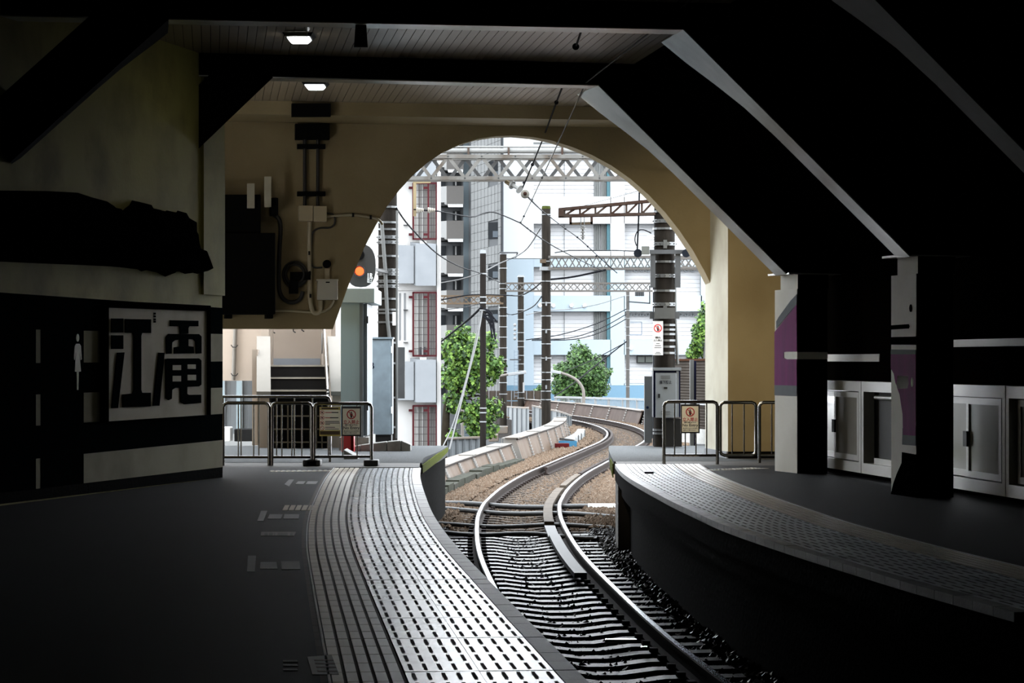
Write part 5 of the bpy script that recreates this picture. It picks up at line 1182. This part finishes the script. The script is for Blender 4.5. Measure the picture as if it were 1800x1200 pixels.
# street lamps
slm = MO('weathered_lamp_pole', (.42, .38, .34), .5, var=.2)
def slamp(label, pts, Y, r, head):
    ro = root('street_lamp', at(*pts[0], Y), label, 'street lamp'); MB().tube(smooth([at(x, y, Y) for x, y in pts], 5), r, 8, r*.75).build('arm', slm, ro)
    a, b = at(*head[0], Y), at(*head[1], Y); MB().bar(a, b, r*2.6, r*1.8).build('lamp_head', MO('lamp_head_white', (.66, .68, .70), .4), ro, bevel=.02)
slamp('curved street lamp leaning right behind the wooden pole', [(813, 840), (813, 730), (814, 705), (822, 688), (838, 674), (860, 665), (893, 658)], 84, .055, ((893, 658), (925, 654)))
slamp('curved street lamp leaning left before the round tree', [(1026, 725), (1026, 695), (1024, 682), (1015, 669), (1000, 660), (985, 655)], 104, .07, ((986, 655), (968, 652)))

# ------------------------------------------------------------------ buildings
wallw = MO('white_apartment_wall', (.96, .95, .93), .7, var=.04, scale=1.5, dirt=(.86, .84, .81), dscale=.7); boxg = MO('grey_concrete_balcony', (.50, .53, .56), .7, var=.08, scale=1.5, dirt=(.42, .45, .48), dscale=1.2)
redm = MO('dark_red_steel', (.13, .028, .034), .5, var=.2); meshm = MO('guard_wire', (.14, .12, .12), .5)
YB = 64.0
ab = root('apartment_house', at(735, 780, YB), 'white apartment house with red window guards, left of the track', 'building')
def fb(x, y, o=0): return at(x, y, YB+o)
MB().prism([fb(560, 960), fb(775, 960), fb(775, 200), fb(560, 200)], (-1.2, 8, 0)).build('wall', wallw, ab)
MB().b2(fb(768, 960, -.25), fb(775, 200, .02)).build('corner_strip', wallw, ab)
for y in (510, 642, 700): MB().b2(fb(560, y+1, -.02), fb(768, y, .0)).build('joint', MO('wall_joint', (.6, .58, .56), .7), ab)
for x in (703, 711.5): MB().b2(fb(x-1.6, 598, -.012), fb(x+1.6, 515, .0)).build('slit_window', MO('slit_dark', (.35, .36, .37), .3), ab)
def guardbay(y0, y1):
    g = MB().b2(fb(724, y1, -.01), fb(768, y0, 0)).build('bay_recess', MO('bay_recess_paint', (.62, .60, .57), .7), ab)
    for x, w_, o in ((734, 5, .05), (743, 3, .1), (754, 4, .12)): MB().tube([fb(x, y1, -o), fb(x, y0, -o)], w_*.0072, 8).build('drain_pipe', MO('pale_pipe', (.70, .69, .67), .5), ab)
    f = MB()
    for x, o in ((726.5, -.25), (753, -.32), (767, -.25)):
        f.bar(fb(x, y0, o), fb(x, y1, o), .045 if x != 767 else .03)
    for y in (y0, y1): f.bar(fb(726, y, -.25), fb(767.5, y, -.25), .045); f.bar(fb(726.5, y, -.25), fb(726.5, y, 0), .04); f.bar(fb(767, y, -.25), fb(767, y, 0), .04)
    for y in (y0+8, y1-8): f.box(fb(722, y, -.1), (.10, .1, .06)); f.box(fb(748, y, -.3), (.10, .06, .06))
    fo = f.build('window_guard', redm, ab)
    w_ = MB()
    for x in (737, 744.5, 758, 762.5): w_.bar(fb(x, y0, -.25), fb(x, y1, -.25), .014)
    n = int((y1-y0)/11.5)
    for k in range(1, n): w_.bar(fb(727, y0+(y1-y0)*k/n, -.25), fb(767, y0+(y1-y0)*k/n, -.25), .014)
    w_.build('guard_wires', meshm, fo, kind='stuff')
guardbay(322, 420); guardbay(514, 625); guardbay(713, 800); guardbay(190, 240)
for y0, y1 in ((429, 502), (633, 707), (250, 310)):
    MB().prism([fb(721, y1-4, 0), fb(731, y1, -.45), fb(766.5, y1, -.45), fb(766.5, y1, 0)], Z*(fb(0, y0).z-fb(0, y1).z)).build('balcony_box', boxg, ab)
    MB().prism([fb(690, y1-6, 0), fb(700, y1-4, -.38), fb(727.5, y1-4, -.38), fb(727.5, y1-4, 0)], Z*(fb(0, y0+7).z-fb(0, y1).z)).build('balcony_box', boxg, ab)
    MB().b2(fb(738, y0, -.35), fb(750, y0-5, -.2)).build('vent_cap', wallw, ab)
for y in (396, 545, 602): MB().b2(fb(709, y, -.12), fb(717, y-1, .0)).build('small_bracket', lat2, ab)
MB().b2(fb(737.5, 623, -.1), fb(748, 610, 0)).build('meter_box', MO('grey_meter', (.12, .12, .13), .5), ab)

# grey tower
YT = 205.0; tp = Plane((858-HX)*YT/F, YT, -.9)
tw_ = root('grey_tower', at(830, 800, YT), 'grey tiled apartment tower with brown balconies, far behind the trees', 'building')
tgm = MO('grey_wall_tile', (.42, .43, .43), .5, var=.1, scale=.8); tgj = MO('tile_joint', (.24, .25, .26), .7); bluc = MO('blue_grey_column', (.19, .235, .26), .6, var=.05, scale=.5); brb = MO('brown_grey_balcony', (.20, .19, .18), .6, var=.05); balw = MO('pale_balcony_side', (.45, .45, .44), .6); drk = MO('dark_window', (.03, .035, .04), .2); awn = MO('white_awning', (.72, .72, .71), .5)
MB().prism([tp.px(829, 900), tp.px(882.5, 900), tp.px(882.5, 120), tp.px(829, 120)], (-4, 12, 0)).build('wall', tgj, tw_)
tm = MB()
rowsT = [200+15.3*k for k in range(33)]; cols = [829.5, 835.5, 841.5, 847.5, 853.5, 859.5, 865.5, 871.5, 877, 882.3]
winT = [(391, 420), (468, 491), (545, 566), (284, 315)]
for ya, yb in zip(rowsT, rowsT[1:]):
    for xa, xb in zip(cols, cols[1:]):
        if xa > 858 and xb < 879 and any(ya < w1-3 and yb > w0+3 for w0, w1 in winT): continue
        sl = lambda x, y: y+ (HY-y)*.055*(882-x)/53*1.0
        tm.prism([tp.px(xa+.3, sl(xa, yb)-.25), tp.px(xb-.3, sl(xb, yb)-.25), tp.px(xb-.3, sl(xb, ya)+.25), tp.px(xa+.3, sl(xa, ya)+.25)], tp.n*.12)
tm.build('wall_tiles', tgm, tw_, kind='stuff')
for w0, w1 in winT:
    MB().prism([tp.px(859.5, w1, .02), tp.px(877.5, w1-1, .02), tp.px(877.5, w0-1, .02), tp.px(859.5, w0, .02)], tp.n*.05).build('window', drk, tw_)
    MB().prism([tp.px(868, w1-3, .1), tp.px(877, w1-3, .1), tp.px(877, w1-14, .1), tp.px(868, w1-14, .1)], tp.n*.03).build('pane', MO('bluish_pane', (.16, .19, .22), .15), tw_)
MB().b2(at(814.5, 900, YT+2), at(830, 120, YT+6)).build('column', bluc, tw_)
MB().b2(at(881.5, 900, YT-2), at(885, 120, YT-1)).build('corner_strip', MO('dark_corner', (.10, .11, .12), .6), tw_)
MB().b2(at(772, 900, YT+4), at(815, 120, YT+9)).build('recess', MO('recess_grey', (.22, .23, .24), .7), tw_)
for k in range(8):
    y = 266+61*k-61
    if y > 640: break
    MB().b2(at(785, y+33, YT+1), at(815, y, YT+1.3)).build('balcony_front', brb, tw_)
    MB().prism([at(772, y+30, YT+4), at(785, y+33, YT+1.1), at(785, y, YT+1.1), at(772, y+1, YT+4)], (0, .3, 0)).build('balcony_side', balw, tw_)
    MB().b2(at(772, y+35, YT+2), at(815, y+32.5, YT+5)).build('balcony_slab', MO('dark_slab', (.08, .08, .08), .7), tw_)
    MB().prism([at(788, y+37, YT+.4), at(814, y+37, YT+.4), at(814, y+31.5, YT+1), at(786.5, y+31.5, YT+1)], (0, .1, 0)).build('awning', awn, tw_)
    for x0, x1 in ((774, 783), (796, 808)): MB().b2(at(x0, y+61, YT+3.8), at(x1, y+44, YT+4)).build('window', drk, tw_)
    MB().b2(at(800, y+60, YT+3.5), at(802.5, y+45, YT+3.7)).build('laundry_post', awn, tw_)

# pale blue building
YW = 214.0
wb = root('pale_blue_building', at(1060, 700, YW), 'large pale blue building with wide shuttered openings across the background', 'building')
wbm = MO('pale_blue_facade', (.86, 1.02, 1.14), .6, var=.03, scale=.3); wbt = MO('white_facade', (1.35, 1.4, 1.44), .6, var=.02, scale=.3); wbb = MO('blue_plinth', (.34, .58, .78), .6, var=.03); shut = MO('white_shutter', (1.32, 1.34, 1.37), .5, var=.03); teal = MO('teal_reveal', (.22, .46, .54), .5); louv = MO('grey_louvre', (.42, .44, .43), .5)
def fw(x, y, o=0): return at(x, y, YW+o)
rowsW = [(170, 236), (262, 347), (393, 442.5), (469, 520), (547, 597), (623.5, 673.5)]
bays = [(938, 1073), (1097, 1160), (1165, 1232)]
MB().b2(fw(872, 900, 1.2), fw(1290, 120, 14)).build('body', shut, wb)
edges = [872]+[v for b_ in bays for v in b_]+[1290]
for xa, xb in zip(edges[::2], edges[1::2]):
    for y0, y1, mt in ((120, 455, wbt), (455, 677, wbm)): MB().b2(fw(xa, y1, 0), fw(xb, y0, 1.25)).build('pier', mt, wb)
for x0, x1 in bays:
    prev = 120
    for y0, y1 in rowsW+[(677, 677)]:
        for a, b_, mt in ((prev, min(y0, 455), wbt), (max(prev, 455), y0, wbm)):
            if b_ > a: MB().b2(fw(x0, b_, 0), fw(x1, a, 1.25)).build('spandrel', mt, wb)
        prev = y1
MB().b2(fw(872, 760, -.15), fw(1290, 677, 1)).build('plinth', wbb, wb)
for bi, (x0, x1) in enumerate(bays):
    for y0, y1 in rowsW[1:]:
        xs = x1-29 if bi == 0 else x1
        m = MB(); n = max(4, int((y1-y0)/7))
        for k in range(n):
            ya, yb = y0+(y1-y0)*k/n, y0+(y1-y0)*(k+1)/n
            m.frustum([fw(x0, yb, 1.1), fw(xs, yb, 1.1), fw(xs, ya, 1.1), fw(x0, ya, 1.1)], [fw(x0, yb-.5, 1.04), fw(xs, yb-.5, 1.04), fw(xs, ya, 1.07), fw(x0, ya, 1.07)])
        m.build('shutter', shut, wb)
        if bi == 0:
            MB().b2(fw((x0+xs)/2+1-.4, y1, .93), fw((x0+xs)/2+1+.4, y0, .99)).build('shutter_joint', louv, wb)
            for k, xx in enumerate((1046, 1049.5, 1053, 1058.5, 1061.5, 1064.5)): MB().b2(fw(xx-1.1, y1, .8), fw(xx+1.1, y0, 1.05)).build('louvre', louv, wb)
            MB().b2(fw(x1-6, y1, .3), fw(x1, y0, 1.2)).build('teal_reveal', teal, wb)
        elif y0 > 450:
            for k in range(5):
                xx = x0+10+10.5*k
                if xx > x1-5: break
                MB().disc(fw(xx, y0+6 if y0 < 600 else y0+400, .9), (0, -1, 0), .17, .2, 14, .10).build('round_vent', MO('pale_vent', (.55, .60, .63), .5), wb)
MB().b2(fw(1119, 638, .5), fw(1150, 624.5, 1)).build('window_frame', blackm, wb)
for x in (1121, 1135): MB().b2(fw(x, 636.5, .4), fw(x+12, 626.5, .5)).build('pane', MO('olive_pane', (.20, .22, .20), .15), wb)
for x, y in ((949, 537), (972.5, 537), (1004.5, 537), (1027.5, 537), (1109, 612), (1240, 602)): MB().ball(fw(x, y, -.1), .17, 10, 8).build('globe_lamp', whiteln, wb)
MB().b2(fw(938, 252, -.1), fw(1000, 250, 0)).build('roof_line', louv, wb)
MB().b2((-300, 36.2, -6.2), (300, 420, -6)).build('ground', MO('street_ground', (.20, .20, .19), .9, var=.2), label='street level ground below the railway', cat='ground', kind='structure')
# concrete substructure of the platforms and viaduct
MB().b2((-8, 29.0, -6), (7, 36.3, -1.15)).build('foundation', conc, label='concrete foundation under the platform ends', cat='foundation', kind='structure')

# ------------------------------------------------------------------ trees
bark = MO('dark_bark', (.06, .05, .035), .9, var=.4, bump=.5)
def tree(label, x, Y, ybase, blobs, n, leaf, cols, trunk, seed):
    rr = random.Random(seed); p0 = at(x, ybase, Y); ro = root('leafy_tree', p0, label, 'tree')
    MB().tube(smooth([at(a, b, Y+o) for a, b, o in trunk]), .16, 8, .05).build('trunk', bark, ro)
    tot = sum(b[2]*b[3] for b in blobs)
    for bi, (bx, by, rx, ry) in enumerate(blobs):
        vs, fs, ms = [], [], []; c = at(bx, by, Y); sx_, sz_ = rx*Y/F, ry*Y/F; sy_ = (sx_+sz_)/2
        MB().tube(smooth([at(*trunk[len(trunk)//2][:2], Y), (at(*trunk[-1][:2], Y)+c)/2, c]), .05, 6, .015).build('branch', bark, ro)
        for i in range(int(n*rx*ry/tot)):
            d = Vector((rr.gauss(0, 1), rr.gauss(0, 1), rr.gauss(0, 1))).normalized(); f = rr.random()**.36*(1+.30*math.sin(d.x*7+bi)*math.cos(d.z*6+bi*2))
            p = c+Vector((d.x*sx_*f, d.y*sy_*f, d.z*sz_*f)); s = leaf*rr.uniform(.6, 1.25)
            nn = (d*.6+Vector((rr.gauss(0, .6), rr.gauss(0, .6)-.3, rr.gauss(0, .5)+.5))).normalized(); u = nn.cross(Vector((rr.gauss(0, 1), rr.gauss(0, 1), rr.gauss(0, 1)))).normalized(); v = nn.cross(u)
            k = len(vs); vs += [p-u*s*.5, p+v*s*.42-u*s*.1, p+u*s*.62+nn*s*.12, p-v*s*.42-u*s*.1]
            fs.append((k, k+1, k+2, k+3)); ms.append(rr.choice((0, 0, 1, 1, 2)))
        me = bpy.data.meshes.new('foliage'); me.from_pydata([tuple(a-p0) for a in vs], [], fs)
        for c_ in cols: me.materials.append(c_)
        me.polygons.foreach_set('material_index', ms); me.update()
        o = bpy.data.objects.new('foliage', me); link(o, ro); o['kind'] = 'stuff'
    return ro
def leafm(nm, c):
    m = M(nm, c, .6, spec=.12, var=.25, scale=.8); b = m.node_tree.nodes['Principled BSDF']
    return m
lv = [leafm('leaf_green', (.034, .078, .013)), leafm('leaf_light_green', (.085, .15, .024)), leafm('leaf_deep_green', (.010, .026, .006))]
lv2 = [leafm('leaf_dark_green', (.02, .048, .012)), leafm('leaf_mid_green', (.042, .085, .02)), leafm('leaf_deep_green', (.035, .09, .02))]
tree('broad plane tree with large pale leaves between the apartment house and the wooden pole', 795, 80, 800, [(800, 610, 26, 34), (828, 625, 36, 40), (795, 660, 24, 30), (850, 640, 34, 26), (872, 645, 16, 20), (835, 668, 32, 26), (860, 600, 14, 18), (835, 730, 30, 30), (862, 718, 22, 22), (850, 755, 28, 20), (800, 705, 20, 22), (815, 590, 16, 20), (795, 770, 14, 20)], 9000, .13, lv,
     [(781, 830, 0), (783, 760, 0), (786, 710, .1), (795, 690, .2), (820, 672, .2)], 5)
tree('round dark tree before the pale blue building', 1020, 130, 760, [(1020, 652, 40, 38), (1000, 665, 28, 30), (1045, 665, 28, 30), (1020, 625, 20, 24), (1052, 685, 18, 16), (990, 685, 20, 18), (1010, 690, 30, 16), (985, 655, 14, 16)], 13000, .15, lv2, [(1018, 790, 0), (1019, 720, 0), (1020, 680, 0)], 6)
tree('green tree at the right, behind the ribbed fence', 1240, 70, 720, [(1236, 585, 20, 34), (1228, 600, 14, 28), (1245, 560, 16, 30), (1218, 622, 12, 12), (1255, 600, 26, 40)], 5200, .10, lv, [(1244, 740, 0), (1244, 660, 0), (1242, 610, 0)], 8)
tree('low dark bush between the middle poles', 945, 118, 710, [(945, 690, 12, 8), (952, 684, 8, 8)], 500, .17, lv2, [(946, 730, 0), (946, 710, 0), (946, 695, 0)], 9)
